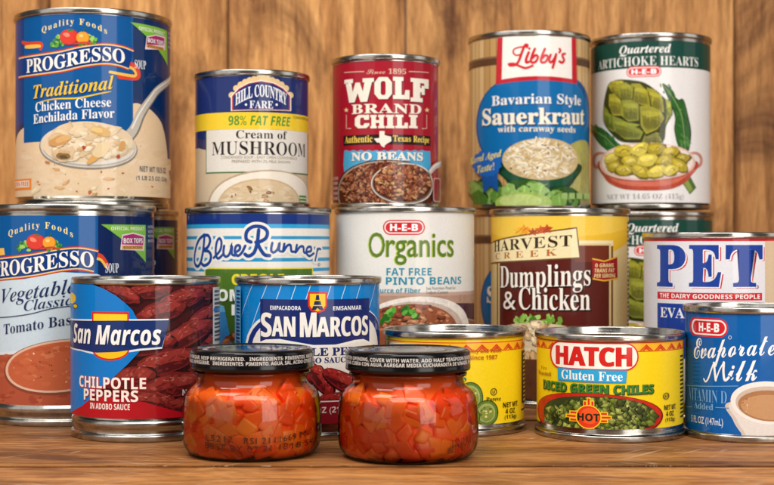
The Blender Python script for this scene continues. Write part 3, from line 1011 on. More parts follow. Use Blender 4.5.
def diced_chiles():
    A = make_can('chile_can', 'short yellow can with red rimmed bowl of diced green chiles and orange sun badge', 'can', 609.5, 625, 67.6, 45.2, seed=12)
    chile_label(A, 609.5)
    A.rect('brand_panel', 550.5, 342.5, 638.5, 370.5, 'd22a1e', 14)
    A.rect('brand_panel', 552, 344, 637, 369, 'fbf6ea', 13)
    A.T('brand_lettering', 'HATCH', 'ss', 557, 631, 356.6, 18.6, 'd2231e', [(.018, 'd2231e', -.7, .2), (.018, 'd2231e', .7, .2)], bold=.018)
    A.poly('banner', [(558, 367.5), (627, 370.5), (626, 383.2), (558.5, 380.2)], '1c8fc4')
    A.poly('banner', [(558.4, 368), (626.4, 371), (625.4, 382.4), (559, 379.4)], '2aa8dc')
    A.T('banner', 'Gluten Free', 'sb', 562, 622.5, [(562, 374), (622, 376.6)], 9.4, 'fbfbf6')
    A.T('product_lettering', 'DICED GREEN CHILES', 'ss', 544, 653, [(542, 383), (570, 387.5), (597, 389.2), (625, 389.8), (653, 388.6)], 9, '2f7d34', [(.05, '1d3a16', .4, .5)], bold=.012)
    A.ell('food_picture', 600.5, 417, 62, 23.5, '7a120e')
    A.ell('food_picture', 600, 416.5, 61, 22.5, 'c8291c')
    A.ell('food_picture', 600, 416.5, 55.5, 20, '3a4420')
    A.scatter('food_picture', (600, 416.5, 53.5, 18.5), 330, (2.2, 4.4), ['66752a', '7d8a3a', '4f6024', '8f9848', '3f4d1c', '707e36', '36431c'], 'chunk', (.6, .95), rough=.16, tone=(1.28, .6), nv=4)
    A.scatter('food_picture', (600, 416.5, 50, 17), 40, (.8, 2), ['c2c878', 'aab060', '2a3414'], rough=.2, nv=4)
    x, y = 589.6, 416.7
    for (c, e) in (('f6cf28', 1.1), ('d8301e', 0)):
        for d in (-3.6, 0, 3.6):
            L = 21 if d == 0 else 17.5
            A.rect('emblem', x - L - e, y + d - 1 - e * .7, x + L + e, y + d + 1 + e * .7, c, dz=.004)
            L = 18.5 if d == 0 else 15.5
            A.rect('emblem', x + d - 1 - e * .7, y - L - e, x + d + 1 + e * .7, y + L + e, c, dz=.004)
    A.ell('emblem', x, y, 12.4, 12, 'f6cf28')
    A.ell('emblem', x, y, 11.3, 11, 'e03a1c')
    A.ell('emblem', x + 1, y - 1, 9, 8, 'ee5a24')
    A.T('emblem', 'HOT', 'ss', 579, 600, 417, 7.4, '1c2414', bold=.015)
    for i, (s, w) in enumerate((('NET WT.', 5.8), ('4 OZ.', 4), ('(113g)', 4.8))):
        A.T('small_print', s, 'ss', 669.5 - w, 669.5 + w, 407 + i * 6.4, 5, '2a2614')
    A.ell('small_print', 665.5, 396, 3, 3.4, '3a3214', inner=.7)
    A.T('small_print', 'U', 'ss', 664.3, 666.7, 396, 3, '3a3214')
    A.T('heat_lettering', 'Fire', 'sb', 541, 547, 367.8, 4, '9a5a1c')
    A.T('heat_lettering', 'Roasted', 'sb', 539.5, 551.5, 373.2, 4.2, '9a5a1c')
    for i in range(16):
        A.rect('side_panel', 680, 355 + i * 4, 683, 357 + i * 4, '3a3414')
    finish(A, 341, 429.3)


diced_chiles()


def whole_chiles():
    A = make_can('chile_can', 'short yellow can with sliced green chiles on its side, partly hidden by a red jar', 'can', 454.5, 643, 66.8, 45.2, seed=13)
    chile_label(A, 454.5)
    A.rect('brand_panel', 388, 344, 440, 372, 'fbf6ea', 13)
    A.T('motto_lettering', 'Quality and Value', 'ss', 461, 501, 351.6, 5, 'c05a1c')
    A.T('motto_lettering', 'Since 1987', 'ss', 469, 497, 357.4, 4.6, 'c05a1c')
    A.T('product_lettering', 'CHILES', 'sb', 418, 466.5, 377.8, 8, '1c7a74')
    for (x, y, rx, ry) in ((470, 398, 12, 15), (486, 413, 11, 12), (466, 417, 13, 11)):
        A.ell('food_picture', x, y, rx + 1, ry + 1, '33501a')
        A.ell('food_picture', x, y, rx, ry, '5f8230')
        A.ell('food_picture', x, y, rx - 2.2, ry - 2.4, 'a3b568')
        A.ell('food_picture', x + .5, y + .5, rx - 4, ry - 4.4, '86983e')
        A.scatter('food_picture', (x, y, rx - 5, ry - 5), 10, (.8, 1.5), ['e6dfa8', '5a6a24', 'd8d090'])
    A.ell('small_print', 493.4, 391.8, 3.2, 3.6, '3a3214', inner=.7)
    A.T('small_print', 'U', 'ss', 492.2, 494.6, 391.8, 3.2, '3a3214')
    A.T('small_print', 'Pareve', 'sb', 486, 500.5, 399, 4.2, '3a3214')
    for i, (s, w) in enumerate((('NET WT.', 7.4), ('4 OZ.', 5), ('(113g)', 5.8))):
        A.T('small_print', s, 'ss', 510 - w, 510 + w, 404.4 + i * 6.3, 5.2, '2a2614')
    A.rect('side_panel', 521.3, 350, 526, 402, '1c1a10')
    for i in range(12):
        A.rect('side_panel', 522.3, 352 + i * 4.1, 526, 354.4 + i * 4.1, 'e8d038')
    A.rect('side_panel', 521, 408, 525, 410, '1c1a10')
    finish(A, 339.8, 425.3)


whole_chiles()


# ---- milk tins
def large_milk():
    A = make_can('milk_can', 'large white milk can with huge navy letters and a red stripe round its top', 'can', 718, 690, 75, 90, seed=14)
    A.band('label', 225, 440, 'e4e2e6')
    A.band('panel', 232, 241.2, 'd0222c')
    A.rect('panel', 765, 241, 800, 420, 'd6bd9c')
    out = [(.016, 'd0222c', 2.6, 1.8), (.03, 'f4f2f2', .8, .5)]
    for (c, x0, x1) in (('P', 657.8, 684.5), ('E', 690, 720), ('T', 727, 761.5)):
        A.T('brand_lettering', c, 'sb', x0, x1, 266, 39.5, '1c3f98', out, bold=.022)
    A.ell('brand_lettering', 757, 287, 1.7, 1.9, '6a70a0', inner=.5)
    A.rect('panel', 657.5, 293, 762, 300.4, 'd0222c')
    A.T('product_lettering', 'THE DAIRY GOODNESS PEOPLE', 'ss', 660, 760, 296.7, 4.6, 'fbf2ee')
    A.rect('panel', 657.5, 304.5, 762, 360, '1c3f98')
    A.T('product_lettering', 'EVAPORATED', 'sb', 660.5, 759, 314, 10.5, 'f2f2f4')
    A.T('product_lettering', 'MILK', 'sb', 690, 730, 332, 11, 'f2f2f4')
    finish(A, 236, 405)


large_milk()


def small_milk():
    A = make_can('milk_can', 'small blue milk can with white script and a cup of milky coffee', 'can', 747, 619, 56.5, 57.2, head=6, seed=15)
    A.band('label', 300, 450, '005ca8')
    # cup
    A.poly('food_picture', [(730, 402), (733, 420), (741, 433), (748, 441), (800, 441), (800, 402)], 'cfc4ba', True)
    A.poly('food_picture', [(733, 402), (737, 420), (745, 433), (752, 441), (800, 441), (800, 402)], 'e2dad2', True)
    A.ell('food_picture', 765, 403, 34.5, 21.5, 'efe9e3', -4)
    A.ell('food_picture', 766, 404, 30.5, 17.5, 'cbb9aa', -4)
    A.ell('food_picture', 767, 406, 29, 15.5, 'ab7850', -4)
    A.ell('food_picture', 768, 407.5, 27, 12.5, 'c39468', -4)
    A.scatter('food_picture', (744, 405, 5, 8), 12, (.5, 1.1), ['d9b48c', 'e6cbaa', '9a6a44'])
    logo_capsule(A, 'emblem', 690, 318, 728.2, 337)
    A.ell('emblem', 730, 337.5, 1.7, 1.9, 'c9dcf0', inner=.5)
    A.T('product_lettering', 'Evaporated', 'sc', 694, 788, [(694, 353), (720, 352), (747, 350), (788, 349)], 30, 'f2f5f8', bold=.002)
    script_strokes(A, 'product_lettering', [([(97, 254), (102, 262), (110, 252), (119, 225), (126, 208)], .8), ([(126, 208), (128, 232), (131, 258)], 1.2), ([(131, 258), (142, 228), (154, 207)], .7),
                                            ([(154, 207), (153, 235), (157, 258), (168, 250)], 1.2)], 2.0, 'f2f5f8', 2.856, 670, 290)
    A.T('product_lettering', 'ilk', 'sc', 728, 757, [(728, 371.5), (757, 370.5)], 20, 'f2f5f8', bold=.006)
    A.stroke('vitamin_lettering', [(685, 385), (738, 386)], .8, '6aa4da', sm=False)
    A.T('vitamin_lettering', 'VITAMIN D', 'sb', 689.5, 727, 396, 13, '79b0e2', bold=-.012)
    A.T('vitamin_lettering', 'Added', 'sb', 694.5, 713.5, 406.3, 6.4, '79b0e2')
    A.stroke('vitamin_lettering', [(685, 406.5), (692, 407)], .8, '6aa4da', sm=False)
    A.stroke('vitamin_lettering', [(716, 407.5), (729, 408)], .8, '6aa4da', sm=False)
    A.T('small_print', '5 FL OZ (147mL)', 'sr', 691.5, 723, 422, 9, 'e6eef6', bold=.008)
    A.photo = False
    finish(A, 314.6, 436.6)


small_milk()


# ---- upper row: mushroom soup, chili, sauerkraut, artichokes
def mushroom_soup():
    A = make_can('soup_can', 'navy, yellow and cream soup can with a white panel, standing on the striped can', 'can', 252, 745, 62.6, 72, 103, foot=2, seed=16)
    A.band('label', 60, 220, 'd6c0a2')
    A.band('panel', 66, 146, '1c2e6c')
    A.poly('panel', [(180, 138), (206, 140), (206, 150), (180, 146)], '3c3a66')
    A.band('panel', 112, 129, 'f2cd30')
    A.rect('panel', 206, 129.2, 308, 173, '3a6a34')
    A.rect('panel', 206.6, 129.2, 307.4, 171.6, 'e2dcd2')
    # arched name plate with a rope edge
    arch = [(231, 111), (231, 96), (238, 88), (248, 82.5), (261, 80), (274, 82.5), (284, 88), (291, 96), (291, 111)]
    for i in range(14):
        a = i / 13
        x = 232 + a * 58
        y = 95 - 16.5 * (1 - (2 * a - 1) ** 2) ** .7
        A.ell('emblem', x, y, 3.4, 3.2, 'e4c890', n=12, dz=.003)
    A.poly('emblem', arch, 'efe8e0')
    A.poly('emblem', [(261 + (x - 261) * .965, 111 - (111 - y) * .95 - .6) for x, y in arch], 'c22a34')
    A.poly('emblem', [(261 + (x - 261) * .925, 111 - (111 - y) * .9 - 1.4) for x, y in arch], '1c2e6c')
    A.T('brand_lettering', 'HILL COUNTRY', 'sb', 235.5, 286.5, [(235, 100), (248, 93), (261, 90.6), (274, 93), (287, 100)], 12, 'eef0f4', bold=.01)
    A.T('brand_lettering', 'FARE', 'sb', 249.5, 273, 104.4, 7.6, 'eef0f4')
    A.ell('brand_lettering', 246, 104.6, 1.2, 1.2, 'eef0f4')
    A.ell('brand_lettering', 276.5, 104.6, 1.2, 1.2, 'eef0f4')
    A.T('banner', '98% FAT FREE', 'so', 228.5, 290.5, 120.4, 9.6, '4f9030', bold=.005)
    A.T('banner', 'CONDENSED SOUP', 'ss', 293, 308, 118, 2.6, '8a8a30')
    A.T('product_lettering', 'Cream of', 'sb', 236, 287, 134.4, 8.4, '2a2220')
    A.T('product_lettering', 'MUSHROOM', 'sb', 212, 305, 148, 14, '241c1c', bold=-.004)
    A.T('small_print', 'CONDENSED SOUP - EASY OPEN CONVENIENCE', 'sr', 221, 297, 157.2, 2.8, '8a7a5a')
    A.T('small_print', 'PREPARED WITH 2% MILK SHOWN', 'sr', 232, 290, 161.4, 2.8, '8a7a5a')
    A.ell('food_picture', 259, 208, 51.5, 38.5, 'b8a084')
    A.ell('food_picture', 259, 208, 50, 37, 'efe4d4')
    A.ell('food_picture', 259, 208, 42, 29.5, 'cbb08a')
    A.ell('food_picture', 259, 209, 41, 29, 'd9bf9a')
    A.scatter('food_picture', (259, 200, 36, 18), 70, (1.5, 5), ['dfc8a6', 'd0b28a', 'e6d2b4'], asp=(.3, .6), ang=(-20, 20), keep=lambda x, y: y > 186)
    A.scatter('food_picture', (259, 200, 34, 14), 16, (1.2, 3), ['a0764a', '8a6038', 'b48a5a'], 'chunk', (.4, .8), keep=lambda x, y: y > 186)
    for i in range(3):
        A.rect('serving_mark', 299, 195.5 + i * 3.2, 306, 197.6 + i * 3.2, '4a8a3c')
    A.photo = False
    finish(A, 75.6, 205)


mushroom_soup()


def meat_chili():
    A = make_can('chili_can', 'dark red can with stacked white slab letters and a bowl of ground meat chili', 'can', 385.5, 770, 60.8, 83, 103.5, foot=2, seed=17)
    A.band('label', 45, 220, 'a4142a')
    cr = 'efe7d8'
    A.T('since_lettering', 'Since 1895', 'sc', 366.5, 406, 71, 5.5, 'dcb8a0')
    A.stroke('since_lettering', [(344.5, 72.5), (364, 71.5)], .8, 'dcb8a0', sm=False)
    A.stroke('since_lettering', [(409, 71.5), (428.5, 72.5)], .8, 'dcb8a0', sm=False)
    slab = {'W': [[(0, 0), (.34, 0), (.34, .17), (.28, .17), (.33, .56), (.43, .17), (.57, .17), (.67, .56), (.72, .17), (.66, .17), (.66, 0), (1, 0), (1, .17), (.94, .17), (.80, 1), (.60, 1), (.50, .62), (.40, 1), (.20, 1), (.06, .17), (0, .17)]],
            'O': [[(.25, 0), (.75, 0), (1, .24), (1, .76), (.75, 1), (.25, 1), (0, .76), (0, .24)], [(.42, .18), (.58, .18), (.64, .26), (.64, .74), (.58, .82), (.42, .82), (.36, .74), (.36, .26)]],
            'L': [[(0, 0), (.62, 0), (.62, .17), (.5, .17), (.5, .81), (.68, .81), (.74, .58), (1, .58), (1, 1), (0, 1), (0, .83), (.13, .83), (.13, .17), (0, .17)]],
            'F': [[(0, 0), (1, 0), (1, .40), (.76, .40), (.70, .19), (.48, .19), (.48, .40), (.56, .40), (.56, .30), (.74, .30), (.74, .68), (.56, .68), (.56, .58), (.48, .58), (.48, .83), (.62, .83), (.62, 1), (0, 1), (0, .83), (.12, .83), (.12, .17), (0, .17)]],
            'C': [[(.25, 0), (.68, 0), (.74, .06), (.80, 0), (.98, 0), (.98, .38), (.68, .38), (.62, .2), (.46, .2), (.38, .28), (.38, .72), (.46, .80), (.60, .80), (.68, .64), (1, .64), (1, .80), (.80, 1), (.25, 1), (0, .76), (0, .24)]],
            'H': [[(0, 0), (.45, 0), (.45, .17), (.38, .17), (.38, .40), (.62, .40), (.62, .17), (.55, .17), (.55, 0), (1, 0), (1, .17), (.92, .17), (.92, .83), (1, .83), (1, 1), (.55, 1), (.55, .83), (.62, .83), (.62, .60), (.38, .60), (.38, .83), (.45, .83), (.45, 1), (0, 1), (0, .83), (.08, .83), (.08, .17), (0, .17)]],
            'I': [[(0, 0), (1, 0), (1, .17), (.82, .17), (.82, .83), (1, .83), (1, 1), (0, 1), (0, .83), (.18, .83), (.18, .17), (0, .17)]]}

    def slab_letter(c, x0, x1, y0, y1, col, e=0.0):
        xm = (x0 + x1) / 2
        u0, u1, v0, v1 = A.px(x0, (y0 + y1) / 2)[0], A.px(x1, (y0 + y1) / 2)[0], A.px(xm, y1)[1], A.px(xm, y0)[1]
        A.loops('brand_lettering', [[(u0 + a * (u1 - u0) + e, v1 - b * (v1 - v0) - e) for a, b in l] for l in slab[c]], col)
    for (c, x0, x1, y0, y1) in (('W', 344.5, 374, 78.5, 102), ('O', 374.5, 392, 77, 99), ('L', 393, 409.5, 77, 99), ('F', 410.5, 428.5, 78.5, 102)):
        slab_letter(c, x0, x1, y0, y1, '5c0a18', .5)
        slab_letter(c, x0, x1, y0, y1, cr)
    A.T('brand_lettering', 'BRAND', 'sb', 352, 421, 108.3, 9.6, cr, spacing=1.06, bold=.010)
    for x in (346.3, 427):
        A.poly('brand_lettering', [(x + (2.6 if j % 2 == 0 else 1.1) * math.sin(R_(36 * j)), 110 - (2.6 if j % 2 == 0 else 1.1) * math.cos(R_(36 * j))) for j in range(10)], 'e8c890')
    for i, c in enumerate('CHILI'):
        w = [15.4, 15.4, 9.6, 13.4, 9.6]
        x = 354.5 + sum(w[:i])
        slab_letter(c, x + .5, x + w[i] - .5, 114.8, 128.2, cr)
    for s in (-1, 1):
        A.stroke('brand_lettering', [(386.5 + s * 40, 115), (386.5 + s * 40, 128.5), (386.5 + s * 35.5, 128.5)], .9, 'dcb8a0', sm=False)
    A.rect('banner', 343.5, 134.3, 430.5, 144.4, '241012')
    A.T('banner', 'Authentic', 'sb', 345, 372.5, 139, 7, 'f0cc5c', bold=.006)
    A.T('banner', 'Texas Recipe', 'sb', 393, 429, 139.6, 8, 'f0cc5c', bold=.006)
    A.poly('emblem', [(379.5, 131), (384.5, 131), (384.5, 135), (388, 136), (391, 136.5), (391.5, 141), (388, 143), (385, 145), (384.3, 147.5), (381.5, 146), (379.5, 142.5), (377, 142.5), (374, 138.5), (379.4, 138)], cr)
    pts = [(344.5, 150.8)]
    for i in range(22):
        pts.append((346 + i * 3.8, 150 + (i % 2) * 1.2))
    pts += [(430, 151), (430.5, 168), (429, 172), (430, 190), (344, 190), (345, 175), (343.6, 165)]
    A.poly('panel', pts, '4aa6d2')
    A.T('product_lettering', 'NO BEANS', 'sb', 352, 422.5, 156, 8.2, cr, [(.03, '1c5a86', .6, .6)], bold=.022)
    A.ell('food_picture', 386, 193, 49, 33.5, '4a1c14')
    A.ell('food_picture', 386, 193, 48, 32.5, 'a8988a')
    A.ell('food_picture', 386, 193, 46.5, 31, '5c2814')
    cols = ['a2583a', 'b06a48', '8e4a30', 'bc7c56', '7c3e2a', 'c08a64']
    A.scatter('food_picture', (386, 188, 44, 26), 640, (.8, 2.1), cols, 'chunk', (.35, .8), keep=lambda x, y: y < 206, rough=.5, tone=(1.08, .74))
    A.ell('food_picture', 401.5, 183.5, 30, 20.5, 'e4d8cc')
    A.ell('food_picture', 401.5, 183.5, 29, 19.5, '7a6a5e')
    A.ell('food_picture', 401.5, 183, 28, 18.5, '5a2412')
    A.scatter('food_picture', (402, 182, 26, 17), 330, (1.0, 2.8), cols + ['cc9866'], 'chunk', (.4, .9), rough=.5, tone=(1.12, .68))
    A.stroke('food_picture', [(427, 173), (433, 166), (440, 163)], 6, 'c9c0b8', .1)
    A.stroke('food_picture', [(427, 172), (433, 165), (440, 162)], 2, 'f0eae4', .1)
    A.rect('serving_mark', 430.5, 178, 437.5, 202, 'd89a90', 3)
    A.rect('serving_mark', 431.3, 179, 436.7, 201, '8c1024', 3)
    for i in range(5):
        A.rect('small_print', 333, 177 + i * 5, 338.5, 180 + i * 5, 'd0a0a0')
    finish(A, 60.5, 205.6)


meat_chili()


def cabbage(A, n, x, y, rx, ry, light, dark):
    """a printed cabbage head: veined leaves folding round each other"""
    r = A.rng
    A.blob(n, x, y, rx, ry, dark, 0, .10, 18)
    for i in range(9):
        a = r.uniform(-.75, .75)
        w = rx * r.uniform(.28, .5)
        cx, cy = x + a * rx, y + r.uniform(-.3, .5) * ry
        c = r.choice(light)
        A.blob(n, cx + .6, cy + .8, w * 1.06, ry * .62, shade(dark, .75), a * 40, .16, 14)
        A.blob(n, cx, cy, w, ry * .58, c, a * 40, .16, 14)
        A.stroke(n, [(cx - a * 3, cy + ry * .5), (cx, cy), (cx + a * 3, cy - ry * .5)], .8, shade(c, 1.3), .5, dz=.002)
        for j in range(5):
            t = r.uniform(-.4, .3)
            A.stroke(n, [(cx, cy + t * ry), (cx + r.choice((-1, 1)) * w * .7, cy + (t - .25) * ry)], .5, r.choice([shade(c, 1.22), shade(c, .75)]), .5, dz=.002)


def sauerkraut():
    A = make_can('sauerkraut_can', 'barrel patterned can with a blue oval and a heap of pale shredded cabbage, on top', 'can', 529, 857, 76, 106, 105.5, group='barrel patterned sauerkraut cans', seed=18)
    A.band('label', 25, 220, 'c6a169')
    R = A.R
    for i in range(-24, 24):
        u = i * R * R_(7.5)
        c = A.rng.choice(['cda972', 'bf9860', 'd4b27e', 'c49e66', 'b88f58'])
        A.loops('label', [[(u + .25, 0), (u + R * R_(7.5) - .25, 0), (u + R * R_(7.5) - .25, 106), (u + .25, 106)]], c, dz=.002)
        A.loops('label', [[(u - .25, 0), (u + .25, 0), (u + .25, 106), (u - .25, 106)]], '8a6638', dz=.002)
    A.band('panel', 54.5, 63, '5c3d28')
    A.band('panel', 55, 56.2, '8a6448')
    A.ell('panel', 533, 123, 56.5, 53, '0f4a8a')
    A.ell('panel', 533, 123, 55, 51.5, '066aaa')
    A.poly('brand_panel', [(498, 34), (575.5, 34), (576.5, 84), (556, 81), (536, 80), (516, 81.5), (496, 84.5)], 'c41c2a')
    A.poly('brand_panel', [(503, 34), (571, 34), (571.5, 79), (553, 76.5), (536, 76), (518, 77), (502, 79.5)], 'f4efe8')
    S = [([(258, 138), (262, 122), (244, 122), (224, 165), (205, 220), (186, 262), (160, 284), (120, 286)], 1.1), ([(208, 198), (172, 204), (150, 184), (154, 158), (186, 142), (226, 136)], .7),
         ([(112, 276), (150, 272), (190, 288), (248, 308), (304, 288)], 1.0), ([(272, 182), (252, 236), (254, 262), (272, 258)], 1.1),
         ([(322, 152), (300, 205), (290, 248), (304, 264), (332, 252), (346, 216), (326, 204), (304, 226)], 1.05),
         ([(402, 152), (380, 205), (370, 248), (384, 264), (412, 252), (426, 216), (406, 204), (384, 226)], 1.05),
         ([(448, 200), (436, 240), (446, 262), (472, 240), (492, 196)], 1.0), ([(492, 196), (478, 256), (464, 304)], 1.1), ([(518, 152), (526, 166), (516, 182)], .9),
         ([(562, 192), (542, 198), (546, 222), (556, 242), (540, 264), (518, 254)], 1.05)]
    script_strokes(A, 'brand_lettering', S, 2.5, 'd0202c', 8.082, 495, 30)
    A.ell('brand_lettering', 529.4, 48.5, 1.3, 1.4, 'd0202c')
    A.T('product_lettering', 'Bavarian Style', 'sb', 492, 580.5, [(492, 102.5), (536, 100), (580, 102)], 13, 'eef0f0', [(.02, '0a2f60', .5, .6)], bold=.004)
    A.T('product_lettering', 'Sauerkraut', 'sb', 483, 583.5, [(482, 117.5), (534, 116), (585, 117)], 16.5, 'f4ecd8', [(.025, '0a2a55', .8, .9)], bold=.014)
    A.T('product_lettering', 'with caraway seeds', 'sb', 498, 575, 129.3, 8, 'f0e6cc', bold=.004)
    P = 'food_picture'
    A.poly(P, [(565, 150), (588, 146), (591, 210), (560, 210)], 'b4b060', True)
    for i in range(20):
        A.stroke(P, [(568 + i, 152), (569 + i, 178), (566 + i, 205)], .7, A.rng.choice(['cfcb86', '9a9a48', 'd8d498']), .5, dz=.002)
    A.poly(P, [(501, 164), (579, 164), (574, 180), (562, 190), (518, 190), (506, 180)], '0e3a26', True)
    A.poly(P, [(506, 170), (575, 170), (570, 180), (560, 186), (520, 186), (510, 180)], '175036', True)
    A.ell(P, 540, 159, 37.5, 21, 'd2ba8a')
    for i in range(260):
        a = A.rng.uniform(0, 2 * math.pi)
        q = math.sqrt(A.rng.random()) * .95
        x, y = 540 + 36 * q * math.cos(a), 158 + 20 * q * math.sin(a)
        L, t = A.rng.uniform(2, 5.5), A.rng.uniform(0, math.pi)
        A.stroke(P, [(x - L * math.cos(t), y - L * math.sin(t) * .6), (x + A.rng.uniform(-1, 1), y + A.rng.uniform(-1, 1)), (x + L * math.cos(t), y + L * math.sin(t) * .6)], A.rng.uniform(1.0, 2.2),
                 A.rng.choice(['f4e8cc', 'e6d4aa', 'f8f0dc', 'ecdcb8', 'f4ead0', 'ccb080']), .6, dz=.0012)
    for i in range(14):
        A.blob(P, 540 + A.rng.uniform(-30, 30), 158 + A.rng.uniform(-14, 14), 1.3, .6, '5a4020', A.rng.uniform(0, 180))
    cabbage(A, P, 488, 192, 17, 15, ['5f8e38', '86b258', '4a7a2c'], '28501a')
    cabbage(A, P, 524, 192, 22, 13, ['6c9a40', '94bd64', '54862f'], '2f5a1c')
    cabbage(A, P, 562, 199, 18, 12, ['5f9038', '82ac54'], '2a541a')
    A.ell(P, 524, 203, 27, 11, 'a4c25c')
    A.ell(P, 521, 201, 20, 7, 'c2d884')
    A.poly('badge', [(484, 172), (499, 170), (500, 192), (493, 186), (486, 193)], '14529c')
    n = 28
    A.loops('badge', [[(lambda p: p)(A.px(489 + (14.5 if j % 2 else 13) * math.cos(2 * math.pi * j / n), 163.5 + (14 if j % 2 else 12.6) * math.sin(2 * math.pi * j / n))) for j in range(n)]], '1a62b4')
    A.T('badge', 'Barrel Aged', 'si', 473.5, 503, [(473, 163), (503, 154)], 9, 'f2e26a')
    A.T('badge', 'Taste!', 'si', 480, 496, [(480, 170), (496, 166)], 7.6, 'f2e26a')
    for i in range(4):
        A.rect('small_print', 560 + i * 7, 193, 565.5 + i * 7, 199, '9aba6a')
    finish(A, 36, 205.6)
    return A


kr = sauerkraut()
KX = place(533, 857)
dup(kr.thing, (KX[0], KX[1], -.5), R_(.8), 'barrel patterned can showing only a sliver between the off white can and the yellow can')


def artichokes():
    A = make_can('artichoke_can', 'white can with dark green top and a fully visible green artichoke above a pink dish', 'can', 650, 869, 76, 106.5, 105.5, group='artichoke cans', neck=1.2, seed=19)
    A.band('label', 25, 225, 'e6e4e3')
    A.band('panel', 25, 67.5, '12443a')
    A.T('product_lettering', 'Quartered', 'si', 619.5, 671, 49.6, 11, 'eef0ec', [(.02, '08261f', .5, .6)], bold=.004)
    A.T('product_lettering', 'ARTICHOKE HEARTS', 'sb', 598.5, 698, 60.6, 9.6, 'eceee8', bold=-.008)
    logo_capsule(A, 'emblem', 626.5, 66, 661.5, 76.8, 'd63a40')
    P = 'food_picture'
    r = A.rng
    def Z(pts):
        return [(595 + x / 6.467, 70 + y / 6.467) for x, y in pts]

    def leaf(pts, rib, c):
        A.poly(P, Z(pts), shade(c, .62), True)
        cx, cy = sum(p[0] for p in pts) / len(pts), sum(p[1] for p in pts) / len(pts)
        A.poly(P, Z([(cx + (x - cx) * .86, cy + (y - cy) * .95) for x, y in pts]), c, True)
        q = smooth(Z(rib))
        for i in range(60):
            p = r.choice(q)
            A.blob(P, p[0] + r.uniform(-4.5, 4.5), p[1] + r.uniform(-4, 4), r.uniform(1.5, 4), .8, r.choice(['3f7a34', '24501e', '568a40', '2c6428']), r.uniform(30, 80))
        A.stroke(P, Z(rib), 1.0, '86a868', .5)
    leaf([(435, 88), (500, 128), (530, 190), (572, 190), (602, 290), (622, 400), (612, 500), (585, 545), (540, 500), (512, 390), (515, 300), (470, 180)], [(440, 95), (510, 190), (560, 300), (575, 420), (585, 530)], '2f6428')
    leaf([(-30, 360), (20, 365), (80, 400), (130, 455), (190, 520), (120, 540), (40, 490), (-10, 420)], [(-25, 365), (60, 430), (150, 515)], '2c6a30')
    A.stroke(P, [(676, 160), (684, 176), (693, 191)], 12, '4c6a20', sm=False, taper=.05)
    A.stroke(P, [(674.5, 160), (682.5, 176), (691, 191)], 6, '86a044', sm=False, taper=.05)
    A.poly(P, Z([(95, 85), (150, 62), (240, 65), (320, 82), (400, 135), (455, 185), (490, 205), (498, 285), (460, 360), (440, 460), (330, 470), (180, 465), (110, 415), (58, 335), (58, 220), (78, 120)]), '3c4214', True)
    br = [([(455, 188), (488, 205), (496, 280), (452, 352), (470, 275)], 'a6ae40'), ([(85, 100), (120, 72), (180, 70), (200, 110), (170, 150), (110, 140)], 'a8a034'),
          ([(335, 112), (390, 127), (438, 190), (446, 275), (382, 258), (345, 180)], 'a39c34'), ([(235, 88), (290, 88), (342, 140), (356, 232), (300, 226), (243, 190)], 'a09a30'),
          ([(120, 108), (200, 80), (250, 110), (242, 185), (180, 195), (138, 160)], '94922e'), ([(60, 228), (85, 258), (117, 330), (132, 405), (88, 380), (57, 310)], '7f8a2a'),
          ([(95, 158), (130, 152), (172, 200), (178, 295), (120, 295), (94, 230)], 'a39c30'), ([(175, 196), (240, 192), (284, 220), (284, 325), (220, 335), (178, 300)], '8e9036'),
          ([(320, 420), (400, 395), (436, 462), (300, 472)], '8a8a50'), ([(290, 235), (340, 228), (422, 260), (447, 312), (402, 385), (330, 415), (298, 360)], '9c9838'),
          ([(110, 293), (160, 312), (252, 358), (314, 400), (292, 448), (196, 448), (128, 392)], '8a9034')]
    for (pts, c) in br:
        cx, cy = sum(p[0] for p in pts) / len(pts), sum(p[1] for p in pts) / len(pts)
        A.poly(P, Z([(cx + (x - cx) * 1.06 + 4, cy + (y - cy) * 1.06 + 5) for x, y in pts]), '3a3f14', False, dz=.004)
        A.poly(P, Z(pts), c, False, dz=.004)
        A.poly(P, Z([(cx + (x - cx) * .86 + 2, cy + (y - cy) * .62 + 20) for x, y in pts]), shade(c, .86), False, dz=.004)
        A.poly(P, Z([(cx + (x - cx) * .74 + 2, cy + (y - cy) * .36 + 32) for x, y in pts]), shade(c, .72), False, dz=.004)
        A.poly(P, Z([(cx + (x - cx) * .8, cy + (y - cy) * .22 - 30) for x, y in pts]), shade(c, 1.12), False, dz=.004)
        for j in range(9):
            x = cx + r.uniform(-.3, .3) * (max(p[0] for p in pts) - min(p[0] for p in pts))
            A.stroke(P, Z([(x, cy - r.uniform(10, 40)), (x + r.uniform(-8, 8), cy + r.uniform(10, 45))]), .6, r.choice([shade(c, 1.25), shade(c, .72), shade(c, .8)]), .6, dz=.002)
    # dish with hearts
    for s in (-1, 1):
        A.ell(P, 647.5 + s * 46, 160, 9, 8.5, 'cf8a78', inner=2.6)
    A.poly(P, [(601, 160), (605, 178), (616, 186.5), (632, 190), (663, 190), (679, 186), (690, 177), (694, 160)], 'b64a34', True)
    A.poly(P, [(604, 168), (610, 178), (620, 183.5), (634, 186), (660, 186), (676, 182.5), (686, 176), (691, 168)], 'd4705a', True)
    A.ell(P, 647.5, 161.5, 47, 19, 'e6c2b6')
    A.ell(P, 647.5, 161, 44.5, 17, 'f2e4dc')
    A.ell(P, 647.5, 161, 40, 14, '8f7c2a')
